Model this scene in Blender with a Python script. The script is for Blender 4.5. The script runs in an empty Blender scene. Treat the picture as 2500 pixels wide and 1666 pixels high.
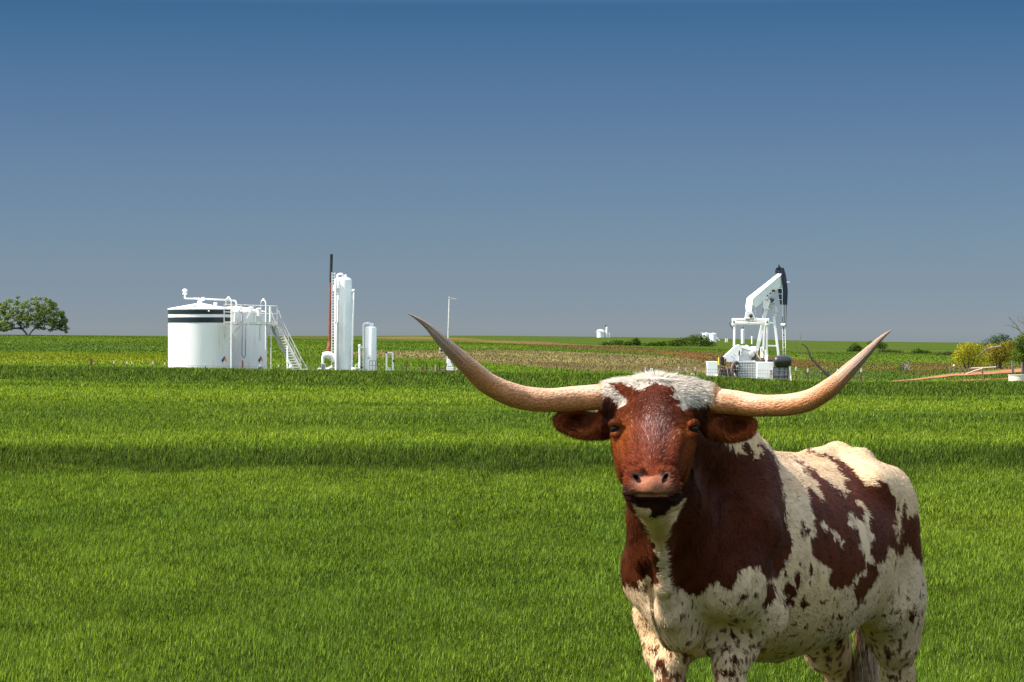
import bpy, bmesh, math, random
import numpy as np
from mathutils import Vector, Matrix

# ------------------------------------------------------------------ camera, sky, sun, exposure
F = 6944.0            # focal length in photo pixels (100 mm on a 36 mm sensor, 2500 px wide)
CH = 1.65             # camera height
scene = bpy.context.scene
camd = bpy.data.cameras.new("camera"); cam = bpy.data.objects.new("camera", camd)
scene.collection.objects.link(cam); scene.camera = cam
camd.lens = 100; camd.sensor_width = 36; camd.clip_start = 0.1; camd.clip_end = 20000
cam.location = (0, 0, CH); cam.rotation_euler = (math.radians(90), 0, 0)

SUN_EL = math.radians(50); SUN_AZ = math.radians(-100)   # azimuth clockwise from +Y: -90 is due left
sd = (math.sin(SUN_AZ)*math.cos(SUN_EL), math.cos(SUN_AZ)*math.cos(SUN_EL), math.sin(SUN_EL))
world = bpy.data.worlds.new("World"); scene.world = world; world.use_nodes = True
wt = world.node_tree; wt.nodes.clear()
wo = wt.nodes.new('ShaderNodeOutputWorld'); bg = wt.nodes.new('ShaderNodeBackground')
sky = wt.nodes.new('ShaderNodeTexSky'); sky.sky_type = 'NISHITA'; sky.sun_disc = False
sky.sun_elevation = SUN_EL; sky.sun_rotation = SUN_AZ; sky.altitude = 300
sky.air_density = 1.0; sky.dust_density = 0.6; sky.ozone_density = 2.5
tc = wt.nodes.new('ShaderNodeTexCoord'); sep = wt.nodes.new('ShaderNodeSeparateXYZ')
ramp = wt.nodes.new('ShaderNodeValToRGB'); mul = wt.nodes.new('ShaderNodeMixRGB'); mul.blend_type = 'MULTIPLY'
mul.inputs[0].default_value = 1.0
wt.links.new(tc.outputs['Generated'], sep.inputs[0]); wt.links.new(sep.outputs['Z'], ramp.inputs[0])
cr = ramp.color_ramp   # polarised, darkened sky close to the horizon; higher sky warmed and boosted as fill
SKY_RAMP = [(0.0, (0.1007, 0.1195, 0.1667)), (0.003, (0.1007, 0.1195, 0.1667)), (0.0105, (0.0846, 0.1053, 0.1575)), (0.0191, (0.0738, 0.0942, 0.1441)), (0.0335, (0.0648, 0.0855, 0.1284)), (0.0479, (0.0589, 0.0779, 0.1184)), (0.0622, (0.0548, 0.0728, 0.1123)), (0.0765, (0.0486, 0.0676, 0.1033)), (0.0908, (0.0421, 0.0628, 0.098)), (0.105, (0.0345, 0.0583, 0.0915)), (0.1177, (0.0269, 0.0531, 0.0841)), (0.2, (0.45, 0.4, 0.38)), (0.35, (1.35, 1.02, 0.74)), (0.6, (1.75, 1.28, 0.86))]
cr.elements[0].position = SKY_RAMP[0][0]; cr.elements[0].color = (*SKY_RAMP[0][1], 1)
cr.elements[1].position = SKY_RAMP[-1][0]; cr.elements[1].color = (*SKY_RAMP[-1][1], 1)
for p, c in SKY_RAMP[1:-1]:
    e = cr.elements.new(p); e.color = (*c, 1)
wt.links.new(sky.outputs[0], mul.inputs[1]); wt.links.new(ramp.outputs[0], mul.inputs[2])
wt.links.new(mul.outputs[0], bg.inputs[0]); bg.inputs[1].default_value = 0.15
wt.links.new(bg.outputs[0], wo.inputs[0])
sl = bpy.data.lights.new("sun", 'SUN'); sl.energy = 2.3; sl.angle = math.radians(0.5); sl.color = (1.0, 0.955, 0.88)
so = bpy.data.objects.new("sun", sl); scene.collection.objects.link(so)
so.rotation_euler = Vector(sd).to_track_quat('Z', 'Y').to_euler(); so.location = (-20, -5, 30)
scene.view_settings.view_transform = 'Standard'; scene.view_settings.look = 'None'
scene.view_settings.exposure = 2.0; scene.view_settings.gamma = 1.0

rng = np.random.default_rng(7); random.seed(7)
C = scene.collection

# ------------------------------------------------------------------ helpers
def P(col, row, Y):
    """world point seen at photo pixel (col,row) at depth Y (authoring helper)"""
    return np.array([(col-1250.0)*Y/F, Y, CH-(row-833.0)*Y/F])

def srgb(r, g, b):
    f = lambda c: ((c/255.0)/12.92 if c/255.0 <= 0.04045 else (((c/255.0)+0.055)/1.055)**2.4)
    return (f(r), f(g), f(b))

def mesh_from(name, v, f, mats=(), parent=None, smooth=False, loc=None):
    me = bpy.data.meshes.new(name); me.from_pydata([tuple(p) for p in v], [], [tuple(q) for q in f]); me.update()
    if smooth: me.polygons.foreach_set('use_smooth', np.ones(len(me.polygons), bool))
    for m in (mats if isinstance(mats, (list, tuple)) else [mats]): me.materials.append(m)
    o = bpy.data.objects.new(name, me); C.objects.link(o)
    if parent is not None: o.parent = parent
    return o

def fast_mesh(name, verts, faces_idx, loop_start, loop_total, mats, smooth=False, parent=None):
    me = bpy.data.meshes.new(name)
    me.vertices.add(len(verts)); me.vertices.foreach_set('co', np.ascontiguousarray(verts, dtype=np.float32).ravel())
    me.loops.add(len(faces_idx)); me.loops.foreach_set('vertex_index', np.ascontiguousarray(faces_idx, dtype=np.int32))
    me.polygons.add(len(loop_start)); me.polygons.foreach_set('loop_start', np.ascontiguousarray(loop_start, dtype=np.int32))
    me.polygons.foreach_set('loop_total', np.ascontiguousarray(loop_total, dtype=np.int32))
    me.polygons.foreach_set('use_smooth', np.full(len(loop_start), smooth, bool))
    me.update(calc_edges=True)
    for m in mats: me.materials.append(m)
    o = bpy.data.objects.new(name, me); C.objects.link(o)
    if parent is not None: o.parent = parent
    return o

def set_col(me, cols, name='Col'):
    a = me.color_attributes.new(name, 'FLOAT_COLOR', 'POINT')
    c = np.ones((len(cols), 4), np.float32); c[:, :3] = cols
    a.data.foreach_set('color', c.ravel())

def tag(o, label=None, cat=None, group=None, kind=None):
    if label: o['label'] = label
    if cat: o['category'] = cat
    if group: o['group'] = group
    if kind: o['kind'] = kind
    return o

def empty(name, loc, label=None, cat=None, group=None):
    o = bpy.data.objects.new(name, None); C.objects.link(o); o.location = tuple(loc); o.empty_display_size = 0.3
    return tag(o, label, cat, group)

def frame(a, b):
    a = np.asarray(a, float); b = np.asarray(b, float); d = b-a; L = np.linalg.norm(d); d = d/max(L, 1e-9)
    up = np.array([0, 0, 1.0]) if abs(d[2]) < 0.95 else np.array([0, 1.0, 0])
    s = np.cross(d, up); s /= np.linalg.norm(s); u = np.cross(s, d)
    return a, b, d, s, u, L

class MB:
    """collects primitives into one mesh"""
    def __init__(s): s.v = []; s.f = []
    def add(s, v, f):
        n = len(s.v); s.v += [tuple(map(float, p)) for p in v]; s.f += [tuple(i+n for i in q) for q in f]; return s
    def box(s, c, d, rz=0.0):
        x, y, z = d[0]/2, d[1]/2, d[2]/2; cs, sn = math.cos(rz), math.sin(rz)
        v = []
        for i, j, k in ((-1,-1,-1),(1,-1,-1),(1,1,-1),(-1,1,-1),(-1,-1,1),(1,-1,1),(1,1,1),(-1,1,1)):
            px, py = i*x, j*y
            v.append((c[0]+px*cs-py*sn, c[1]+px*sn+py*cs, c[2]+k*z))
        return s.add(v, [(0,3,2,1),(4,5,6,7),(0,1,5,4),(1,2,6,5),(2,3,7,6),(3,0,4,7)])
    def bar(s, a, b, w, h, w2=None, h2=None):
        a, b, d, sd_, u, L = frame(a, b); w2 = w if w2 is None else w2; h2 = h if h2 is None else h2
        v = []
        for p, ww, hh in ((a, w, h), (b, w2, h2)):
            for i, j in ((-1,-1),(1,-1),(1,1),(-1,1)): v.append(p+sd_*i*ww/2+u*j*hh/2)
        return s.add(v, [(0,1,2,3),(7,6,5,4),(0,4,5,1),(1,5,6,2),(2,6,7,3),(3,7,4,0)])
    def tube(s, pts, r, n=10, r2=None, caps=True):
        pts = [np.asarray(p, float) for p in pts]; m = len(pts)
        rs = r if isinstance(r, (list, tuple, np.ndarray)) else [r+( (r2-r)*i/(m-1) if r2 is not None else 0) for i in range(m)]
        v = []; prev = None
        for i, p in enumerate(pts):
            d = pts[min(i+1, m-1)]-pts[max(i-1, 0)]; d = d/max(np.linalg.norm(d), 1e-9)
            if prev is None:
                up = np.array([0, 0, 1.0]) if abs(d[2]) < 0.9 else np.array([0, 1.0, 0])
                sx = np.cross(d, up)
            else: sx = prev-d*np.dot(prev, d)
            sx /= max(np.linalg.norm(sx), 1e-9); prev = sx; uy = np.cross(sx, d)
            for k in range(n):
                a = 2*math.pi*k/n; v.append(p+rs[i]*(math.cos(a)*sx+math.sin(a)*uy))
        f = []
        for i in range(m-1):
            for k in range(n):
                k2 = (k+1) % n; f.append((i*n+k, (i+1)*n+k, (i+1)*n+k2, i*n+k2))
        if caps:
            f.append(tuple(range(n))); f.append(tuple((m-1)*n+k for k in reversed(range(n))))
        return s.add(v, f)
    def lathe(s, c, prof, n=48, axis='z', close=True):
        """prof: list of (r, h) from bottom to top"""
        v = []; 
        for r, h in prof:
            for k in range(n):
                a = 2*math.pi*k/n
                if axis == 'z': v.append((c[0]+r*math.cos(a), c[1]+r*math.sin(a), c[2]+h))
                elif axis == 'x': v.append((c[0]+h, c[1]+r*math.cos(a), c[2]+r*math.sin(a)))
                else: v.append((c[0]+r*math.cos(a), c[1]-h, c[2]+r*math.sin(a)))
        f = []; m = len(prof)
        for i in range(m-1):
            for k in range(n):
                k2 = (k+1) % n; f.append((i*n+k, i*n+k2, (i+1)*n+k2, (i+1)*n+k))
        if close: f.append(tuple(reversed(range(n)))); f.append(tuple((m-1)*n+k for k in range(n)))
        return s.add(v, f)
    def ball(s, c, r, n=12, sq=(1,1,1)):
        v = []; f = []; m = n//2+1
        for i in range(m):
            th = math.pi*i/(m-1)
            for k in range(n):
                a = 2*math.pi*k/n
                v.append((c[0]+r*sq[0]*math.sin(th)*math.cos(a), c[1]+r*sq[1]*math.sin(th)*math.sin(a), c[2]+r*sq[2]*math.cos(th)))
        for i in range(m-1):
            for k in range(n):
                k2 = (k+1) % n; f.append((i*n+k, (i+1)*n+k, (i+1)*n+k2, i*n+k2))
        return s.add(v, f)
    def prism(s, poly, off):
        """poly: planar 3-D points, off: extrusion vector"""
        n = len(poly); a = [np.asarray(p, float)-np.asarray(off)/2 for p in poly]; b = [p+np.asarray(off) for p in a]
        f = [tuple(reversed(range(n))), tuple(n+i for i in range(n))]
        for i in range(n): j = (i+1) % n; f.append((i, j, n+j, n+i))
        return s.add(a+b, f)
    def build(s, name, mat, parent=None, smooth=False, bevel=0.0, auto=True):
        loc = np.zeros(3)
        v = s.v
        if parent is not None:
            q = np.array(parent.location); pp = parent
            while pp.parent is not None: pp = pp.parent; q = q+np.array(pp.location)
            v = [tuple(np.asarray(p)-q) for p in s.v]
        o = mesh_from(name, v, s.f, mat, parent)
        me = o.data
        bm = bmesh.new(); bm.from_mesh(me); bmesh.ops.recalc_face_normals(bm, faces=bm.faces); bm.to_mesh(me); bm.free()
        if smooth:
            me.polygons.foreach_set('use_smooth', np.ones(len(me.polygons), bool))
            me.set_sharp_from_angle(angle=math.radians(38))
        if bevel > 0:
            b = o.modifiers.new('bevel', 'BEVEL'); b.width = bevel; b.segments = 2; b.limit_method = 'ANGLE'
        return o

# ------------------------------------------------------------------ materials
def new_mat(name):
    m = bpy.data.materials.new(name); m.use_nodes = True; nt = m.node_tree
    return m, nt, nt.nodes['Principled BSDF']

def noise_mat(name, c1, c2, scale=3.0, rough=0.5, metal=0.0, spec=0.4, bump=0.0, bscale=20.0, detail=5.0, streak=None, dirt=None):
    """two-tone noise; optional vertical streaks and dirt colour"""
    m, nt, b = new_mat(name); N = nt.nodes.new; L = nt.links.new
    t = N('ShaderNodeTexCoord'); n = N('ShaderNodeTexNoise'); n.inputs['Scale'].default_value = scale; n.inputs['Detail'].default_value = detail
    mp = N('ShaderNodeMapping'); L(t.outputs['Object'], mp.inputs[0]); L(mp.outputs[0], n.inputs['Vector'])
    if streak: mp.inputs['Scale'].default_value = streak
    r = N('ShaderNodeValToRGB'); r.color_ramp.elements[0].position = .35; r.color_ramp.elements[1].position = .68
    r.color_ramp.elements[0].color = (*c1, 1); r.color_ramp.elements[1].color = (*c2, 1)
    L(n.outputs['Fac'], r.inputs[0]); out = r.outputs[0]
    if dirt:
        n2 = N('ShaderNodeTexNoise'); n2.inputs['Scale'].default_value = dirt[1]; n2.inputs['Detail'].default_value = 8
        L(mp.outputs[0], n2.inputs['Vector'])
        r2 = N('ShaderNodeValToRGB'); r2.color_ramp.elements[0].position = dirt[2]; r2.color_ramp.elements[1].position = dirt[2]+.12
        r2.color_ramp.elements[0].color = (0,0,0,1); r2.color_ramp.elements[1].color = (1,1,1,1)
        mx = N('ShaderNodeMixRGB'); L(n2.outputs['Fac'], r2.inputs[0]); L(r2.outputs[0], mx.inputs[0]); L(out, mx.inputs[1])
        mx.inputs[2].default_value = (*dirt[0], 1); out = mx.outputs[0]
    L(out, b.inputs['Base Color']); b.inputs['Roughness'].default_value = rough; b.inputs['Metallic'].default_value = metal
    b.inputs['Specular IOR Level'].default_value = spec
    if bump:
        n3 = N('ShaderNodeTexNoise'); n3.inputs['Scale'].default_value = bscale; n3.inputs['Detail'].default_value = 4
        bp = N('ShaderNodeBump'); bp.inputs['Strength'].default_value = bump; bp.inputs['Distance'].default_value = 0.02
        L(t.outputs['Object'], n3.inputs['Vector']); L(n3.outputs['Fac'], bp.inputs['Height']); L(bp.outputs[0], b.inputs['Normal'])
    return m

M = {}
M['white'] = noise_mat('white_paint', (.74,.72,.71), (.82,.80,.79), .8, .45, bump=.08, bscale=3, dirt=((.55,.47,.42), .55, .68))
M['tankwhite'] = noise_mat('tank_paint', (.68,.65,.655), (.76,.735,.735), .5, .5, streak=(2,2,.3), bump=.1, bscale=1.5, dirt=((.62,.50,.42), .9, .56))
M['offwhite'] = noise_mat('galvanised_steel', (.42,.40,.39), (.62,.58,.56), 4, .55, metal=.1, dirt=((.32,.17,.12), 3, .62))
M['band'] = noise_mat('navy_paint', (.008,.014,.021), (.014,.021,.028), 1.2, .35)
M['black'] = noise_mat('black_paint', (.012,.012,.015), (.025,.025,.03), 3, .35)
M['rust'] = noise_mat('rust', (.13,.032,.014), (.21,.060,.030), 4, .8, bump=.3)
M['rustdark'] = noise_mat('dark_rust', (.09,.03,.022), (.16,.06,.04), 5, .85)
M['grey'] = noise_mat('grey_metal', (.17,.18,.20), (.25,.26,.28), 3, .5, metal=.3)
M['darkgrey'] = noise_mat('dark_machine', (.03,.035,.035), (.07,.07,.07), 8, .6)
M['yellow'] = noise_mat('yellow_paint', (.55,.42,.03), (.68,.52,.06), 3, .5)
M['red'] = noise_mat('red_paint', (.42,.04,.03), (.52,.07,.05), 3, .5)
M['blue'] = noise_mat('blue_vinyl', (.01,.03,.22), (.015,.04,.28), 3, .5)
M['pink'] = noise_mat('faded_red_rubber', (.15,.07,.075), (.22,.115,.115), 4, .7)
M['tan'] = noise_mat('tan_box', (.44,.34,.26), (.52,.42,.33), 4, .6)
M['navy'] = noise_mat('horsehead_paint', (.012,.015,.03), (.022,.026,.045), 2, .4)
M['bark'] = noise_mat('bark', (.035,.028,.022), (.085,.065,.05), 6, .9, bump=.5)
M['deadwood'] = noise_mat('dead_wood', (.09,.075,.06), (.22,.185,.15), 6, .9, bump=.4)
M['paleWood'] = noise_mat('bleached_wood', (.5,.42,.34), (.66,.58,.48), 6, .85, bump=.3)
M['post'] = noise_mat('rusty_post', (.08,.026,.016), (.14,.05,.03), 6, .85)
M['wire'] = noise_mat('wire', (.14,.12,.11), (.22,.19,.17), 6, .6, metal=.4)

# ------------------------------------------------------------------ terrain (gently terraced wheat field, rising far off)
T_COLS = np.array([-700., 0, 700, 1150, 1600, 1850, 2000, 2500, 3200])
T_Y = np.array([34., 40, 45, 56, 80, 120, 150, 172, 178, 200, 230, 260, 340, 460, 620, 820, 1300, 2000, 3200, 9000])
def _zr(row, Y): return CH-(row-833.0)*Y/F
_crest = np.array([897, 898, 909, 915, 920, 931, 940, 938, 937.])
_tab = []
_near = {34: 0.0, 40: .17, 45: .17, 56: .12, 80: -.10, 120: -.46}
_rows = {260: [868, 868, 880, 893, 900, 908, 912, 916, 914], 340: [853, 853, 860, 873, 885, 893, 899, 904, 902],
         460: [834, 834, 842, 856, 867, 876, 884, 888, 886], 620: [820, 819, 829, 839, 850, 858, 864, 862, 860],
         820: [817.5, 817, 823, 829, 839, 845, 850, 851, 850], 1300: [822, 821, 820.5, 821, 828, 836, 841, 845, 845],
         2000: [830, 829, 822, 819.5, 824, 829, 833, 838, 838], 3200: [840, 838, 830, 827, 830, 834, 838, 843, 844],
         9000: [846]*9}
for y in T_Y:
    if y in _near: z = np.full(9, _near[y]) if y < 60 else _near[y]+(_zr(_crest, 176)+.17)*(.35 if y < 100 else .6)
    elif y == 150: z = _zr(_crest+34, y)
    elif y in (172, 178): z = _zr(_crest, y)
    elif y == 200: z = _zr(_crest+1.5, y)
    elif y == 230: z = _zr(_crest+1.0, y)
    else: z = _zr(np.array(_rows[int(y)]), y)
    _tab.append(z)
_tab = np.array(_tab)
_LY = np.linspace(math.log(30), math.log(9000), 900)
_fine = np.array([np.interp(_LY, np.log(T_Y), _tab[:, j], left=0.0) for j in range(9)]).T
_k = np.hanning(13); _k /= _k.sum()
_pad = np.pad(_fine, ((6, 6), (0, 0)), mode='edge')
_fine = np.array([np.convolve(_pad[:, j], _k, mode='valid') for j in range(9)]).T
_cf = np.linspace(-700, 3200, 157)
_f2 = np.array([np.interp(_cf, T_COLS, r) for r in _fine])
_k2 = np.hanning(13); _k2 /= _k2.sum()
_f2 = np.array([np.convolve(np.pad(r, 6, mode='edge'), _k2, mode='valid') for r in _f2])
def ground_z(X, Y):
    X = np.asarray(X, float); Y = np.asarray(Y, float)
    Yc = np.maximum(Y, 12.0); col = np.clip(1250+F*X/Yc, -699, 3199)
    ci = (col+700)/3900*156; c0 = np.clip(ci.astype(int), 0, 155); cf_ = ci-c0
    li = (np.log(np.clip(Yc, 30, 8999))-_LY[0])/(_LY[-1]-_LY[0])*899; l0 = np.clip(li.astype(int), 0, 898); lf = li-l0
    z = (_f2[l0, c0]*(1-cf_)+_f2[l0, c0+1]*cf_)*(1-lf)+(_f2[l0+1, c0]*(1-cf_)+_f2[l0+1, c0+1]*cf_)*lf
    z = z+0.03*np.sin(X*.9+1.3)*np.sin(Y*.55)*np.clip((Y-30)/10, 0, 1)*np.clip((170-Y)/20, 0, 1)
    return np.where(Y < 32, 0.0, z)

def in_poly(x, y, poly):
    x = np.asarray(x, float); y = np.asarray(y, float); r = np.zeros(x.shape, bool); n = len(poly); j = n-1
    for i in range(n):
        xi, yi = poly[i]; xj, yj = poly[j]
        if yi != yj: r ^= ((yi > y) != (yj > y)) & (x < (xj-xi)*(y-yi)/(yj-yi)+xi)
        j = i
    return r

def vnoise(x, y, z, seed=0):
    """cheap smooth value noise, -1..1"""
    x = np.asarray(x, float); y = np.asarray(y, float); z = np.asarray(z, float)
    xi, yi, zi = np.floor(x).astype(np.int64), np.floor(y).astype(np.int64), np.floor(z).astype(np.int64)
    fx, fy, fz = x-xi, y-yi, z-zi; fx = fx*fx*(3-2*fx); fy = fy*fy*(3-2*fy); fz = fz*fz*(3-2*fz)
    def h(a, b, c):
        n = (a*374761393+b*668265263+c*1274126177+seed*362437) & 0x7fffffff
        n = ((n ^ (n >> 13))*1103515245) & 0x7fffffff
        return ((n >> 8) & 0xffff)/32767.5-1
    def L(a, b, t): return a+(b-a)*t
    return L(L(L(h(xi,yi,zi), h(xi+1,yi,zi), fx), L(h(xi,yi+1,zi), h(xi+1,yi+1,zi), fx), fy),
             L(L(h(xi,yi,zi+1), h(xi+1,yi,zi+1), fx), L(h(xi,yi+1,zi+1), h(xi+1,yi+1,zi+1), fx), fy), fz)

# field colours: where the land itself is green, tan, brown or bare red earth
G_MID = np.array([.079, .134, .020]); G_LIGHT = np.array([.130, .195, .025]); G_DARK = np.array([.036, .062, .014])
G_YEL = np.array([.20, .22, .02]); TAN = np.array([.180, .152, .068]); BROWN = np.array([.15, .085, .042]); RED = np.array([.36, .13, .06])
POLY_TAN = [(850,860),(950,857),(1250,855),(1560,866),(1750,884),(1840,900),(1840,916),(1400,905),(1250,893),(1100,880),(950,876),(850,870)]
POLY_BROWN = [(900,822),(1050,824),(1180,829),(1330,835),(1420,841),(1530,849),(1640,855),(1760,864),(1880,872),(1960,880),(2100,884),(2350,890),(2600,893),(2600,902),(2350,905),(2100,905),(1960,903),(1870,892),(1740,886),(1640,871),(1560,862),(1400,853),(1250,840),(1100,831),(900,827)]
POLY_RED = [(1590,858),(1700,866),(1745,876),(1650,872)]
def field_color(X, Y):
    X = np.asarray(X, float); Y = np.asarray(Y, float)
    Z = ground_z(X, Y); Yc = np.maximum(Y, 8); col = 1250+F*X/Yc; row = 833+F*(CH-Z)/Yc
    n1 = vnoise(X*.22, Y*.12, X*0, 1); n2 = vnoise(X*.9, Y*.45, X*0, 2); n3 = vnoise(X/Yc*60, np.log(Yc)*9, X*0, 3)
    c = G_MID+(G_LIGHT-G_MID)*(np.clip(.30+.5*n1+.25*n2, 0, 1))[:, None]
    def put(c, w, k): return c*(1-w[:, None])+k*w[:, None]
    near = Y < 182
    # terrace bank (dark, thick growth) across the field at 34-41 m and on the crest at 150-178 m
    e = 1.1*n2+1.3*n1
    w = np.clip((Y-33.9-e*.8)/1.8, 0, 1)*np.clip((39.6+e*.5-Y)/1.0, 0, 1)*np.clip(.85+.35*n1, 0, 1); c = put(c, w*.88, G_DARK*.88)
    w = np.clip((Y-39.8)/1, 0, 1)*np.clip((47-Y)/4, 0, 1); c = put(c, w*.75, G_LIGHT*1.1)
    w = np.clip((Y-49)/6, 0, 1)*np.clip((68-Y)/8, 0, 1); c = put(c, w*.35, G_DARK*1.7)
    w = np.clip((Y-75)/10, 0, 1)*np.clip((128-Y)/20, 0, 1); c = put(c, w*.7, G_LIGHT*1.12)
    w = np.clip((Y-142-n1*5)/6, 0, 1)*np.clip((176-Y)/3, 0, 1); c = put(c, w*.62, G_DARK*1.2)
    w = np.clip((25-Y)/8, 0, 1)*np.clip(n1*1.2, 0, 1); c = put(c, w*.35, G_LIGHT*1.15)
    # beyond the crest
    far = ~near
    rr = row+1.4*n3
    cf = np.tile(G_MID*1.0, (len(X), 1)); cf = put(cf, np.clip(.35+n3*.5+.3*n1, 0, 1), G_LIGHT*.9); cf = put(cf, np.clip((Y-560)/120, 0, 1)*.9, np.array([.042,.060,.012]))
    left = col < 720
    w = (left & (rr > 862) & (rr < 890)).astype(float)*np.clip((520-col)/150, 0, 1); w = w*np.clip((rr-862)/4, 0, 1)*np.clip((891-rr)/5, 0, 1); cf = put(cf, w*.55, G_YEL*.85)
    w = (left & (rr > 834) & (rr < 861)).astype(float)*np.clip((700-col)/200, 0, 1); w = w*np.clip((rr-834)/6, 0, 1)*np.clip((862-rr)/6, 0, 1); cf = put(cf, w*.55, G_DARK*1.6)
    w = (in_poly(col, rr, [(640,821.5),(760,822),(900,823.5),(900,826),(640,824.5)])).astype(float); cf = put(cf, w*.8, BROWN*.6)
    w = in_poly(col, rr+3*n2, POLY_TAN).astype(float); tn = TAN*1.0
    cf = cf*(1-w[:, None])+(tn[None, :]*(1+.25*n3[:, None]))*w[:, None]
    w = in_poly(col, rr, POLY_BROWN).astype(float)*np.clip(.75+.5*n3, 0, 1); cf = put(cf, w*.9, BROWN)
    w = in_poly(col, rr, POLY_RED).astype(float)*np.clip(.3+.5*n3, 0, .5); cf = put(cf, w, RED*.8)
    w = in_poly(col, rr, [(850,855),(1400,853),(1560,864),(1560,866.5),(1250,857),(850,859)]).astype(float)*np.clip(.4+n3, 0, 1); cf = put(cf, w*.7, G_DARK*1.3)
    w = in_poly(col, rr, [(1960,907),(2700,905),(2700,926),(1960,928)]).astype(float); cf = put(cf, w*.65, G_DARK*1.7)
    w = (in_poly(col, rr, [(2100,912),(2300,906),(2300,914),(2100,926)])).astype(float)*np.clip(.4+n3, 0, 1); cf = put(cf, w*.8, BROWN)
    stripe = np.clip(np.sin(np.log(Yc)*40+col*.004)*1.5-.6, 0, 1)*((row < 880) & (row > 822)); cf = put(cf, stripe*.5, G_DARK*1.8)
    c[far] = cf[far]
    return c

def build_ground():
    ys = np.concatenate([np.linspace(-60, 8, 18), np.exp(np.linspace(math.log(9), math.log(8990), 640))])
    us = np.linspace(-1, 1, 331); us = np.sign(us)*(np.abs(us)*.35+.65*np.abs(us)**3)
    Xg = us[None, :]*(30+.75*np.maximum(ys, 0))[:, None]; Yg = np.tile(ys[:, None], (1, len(us)))
    Z = ground_z(Xg.ravel(), Yg.ravel())
    v = np.stack([Xg.ravel(), Yg.ravel(), Z], 1); ny, nx = Xg.shape
    i = np.arange(ny-1)[:, None]*nx+np.arange(nx-1)[None, :]; i = i.ravel()
    f = np.stack([i, i+1, i+nx+1, i+nx], 1).ravel(); nf = len(i)
    m, nt, b = new_mat('field_soil_and_crop'); N = nt.nodes.new; L = nt.links.new
    at = N('ShaderNodeAttribute'); at.attribute_name = 'Col'
    t = N('ShaderNodeTexCoord'); n1 = N('ShaderNodeTexNoise'); n1.inputs['Scale'].default_value = 2.2; n1.inputs['Detail'].default_value = 9
    mp = N('ShaderNodeMapping'); mp.inputs['Scale'].default_value = (1.0, .28, 1); L(t.outputs['Object'], mp.inputs[0]); L(mp.outputs[0], n1.inputs['Vector'])
    r = N('ShaderNodeValToRGB'); r.color_ramp.elements[0].position = .36; r.color_ramp.elements[0].color = (.42,.45,.40,1)
    r.color_ramp.elements[1].position = .66; r.color_ramp.elements[1].color = (1.4,1.35,1.2,1); L(n1.outputs['Fac'], r.inputs[0])
    mx = N('ShaderNodeMixRGB'); mx.blend_type = 'MULTIPLY'; mx.inputs[0].default_value = 1; L(at.outputs['Color'], mx.inputs[1]); L(r.outputs[0], mx.inputs[2])
    L(mx.outputs[0], b.inputs['Base Color']); b.inputs['Roughness'].default_value = .95; b.inputs['Specular IOR Level'].default_value = 0
    bp = N('ShaderNodeBump'); bp.inputs['Strength'].default_value = .6; bp.inputs['Distance'].default_value = .25; L(n1.outputs['Fac'], bp.inputs['Height']); L(bp.outputs[0], b.inputs['Normal'])
    o = fast_mesh('ground', v, f, np.arange(nf)*4, np.full(nf, 4), [m], True)
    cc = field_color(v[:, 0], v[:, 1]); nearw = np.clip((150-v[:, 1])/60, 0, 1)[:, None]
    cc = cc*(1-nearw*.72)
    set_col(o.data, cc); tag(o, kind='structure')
    return o

def blade_material(name, attr='Col', trans=.35):
    m = bpy.data.materials.new(name); m.use_nodes = True; nt = m.node_tree; nt.nodes.clear(); N = nt.nodes.new; L = nt.links.new
    at = N('ShaderNodeAttribute'); at.attribute_name = attr; d = N('ShaderNodeBsdfDiffuse'); tr = N('ShaderNodeBsdfTranslucent')
    g = N('ShaderNodeBsdfGlossy'); g.inputs['Roughness'].default_value = .45
    mx = N('ShaderNodeMixShader'); mx.inputs[0].default_value = trans; m2 = N('ShaderNodeMixShader'); m2.inputs[0].default_value = .0
    hs = N('ShaderNodeHueSaturation'); hs.inputs['Saturation'].default_value = 1.1; hs.inputs['Value'].default_value = 1.35
    L(at.outputs['Color'], d.inputs[0]); L(at.outputs['Color'], hs.inputs['Color']); L(hs.outputs[0], tr.inputs[0])
    L(d.outputs[0], mx.inputs[1]); L(tr.outputs[0], mx.inputs[2]); L(mx.outputs[0], m2.inputs[1]); L(g.outputs[0], m2.inputs[2])
    o = N('ShaderNodeOutputMaterial'); L(m2.outputs[0], o.inputs[0]); return m

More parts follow.
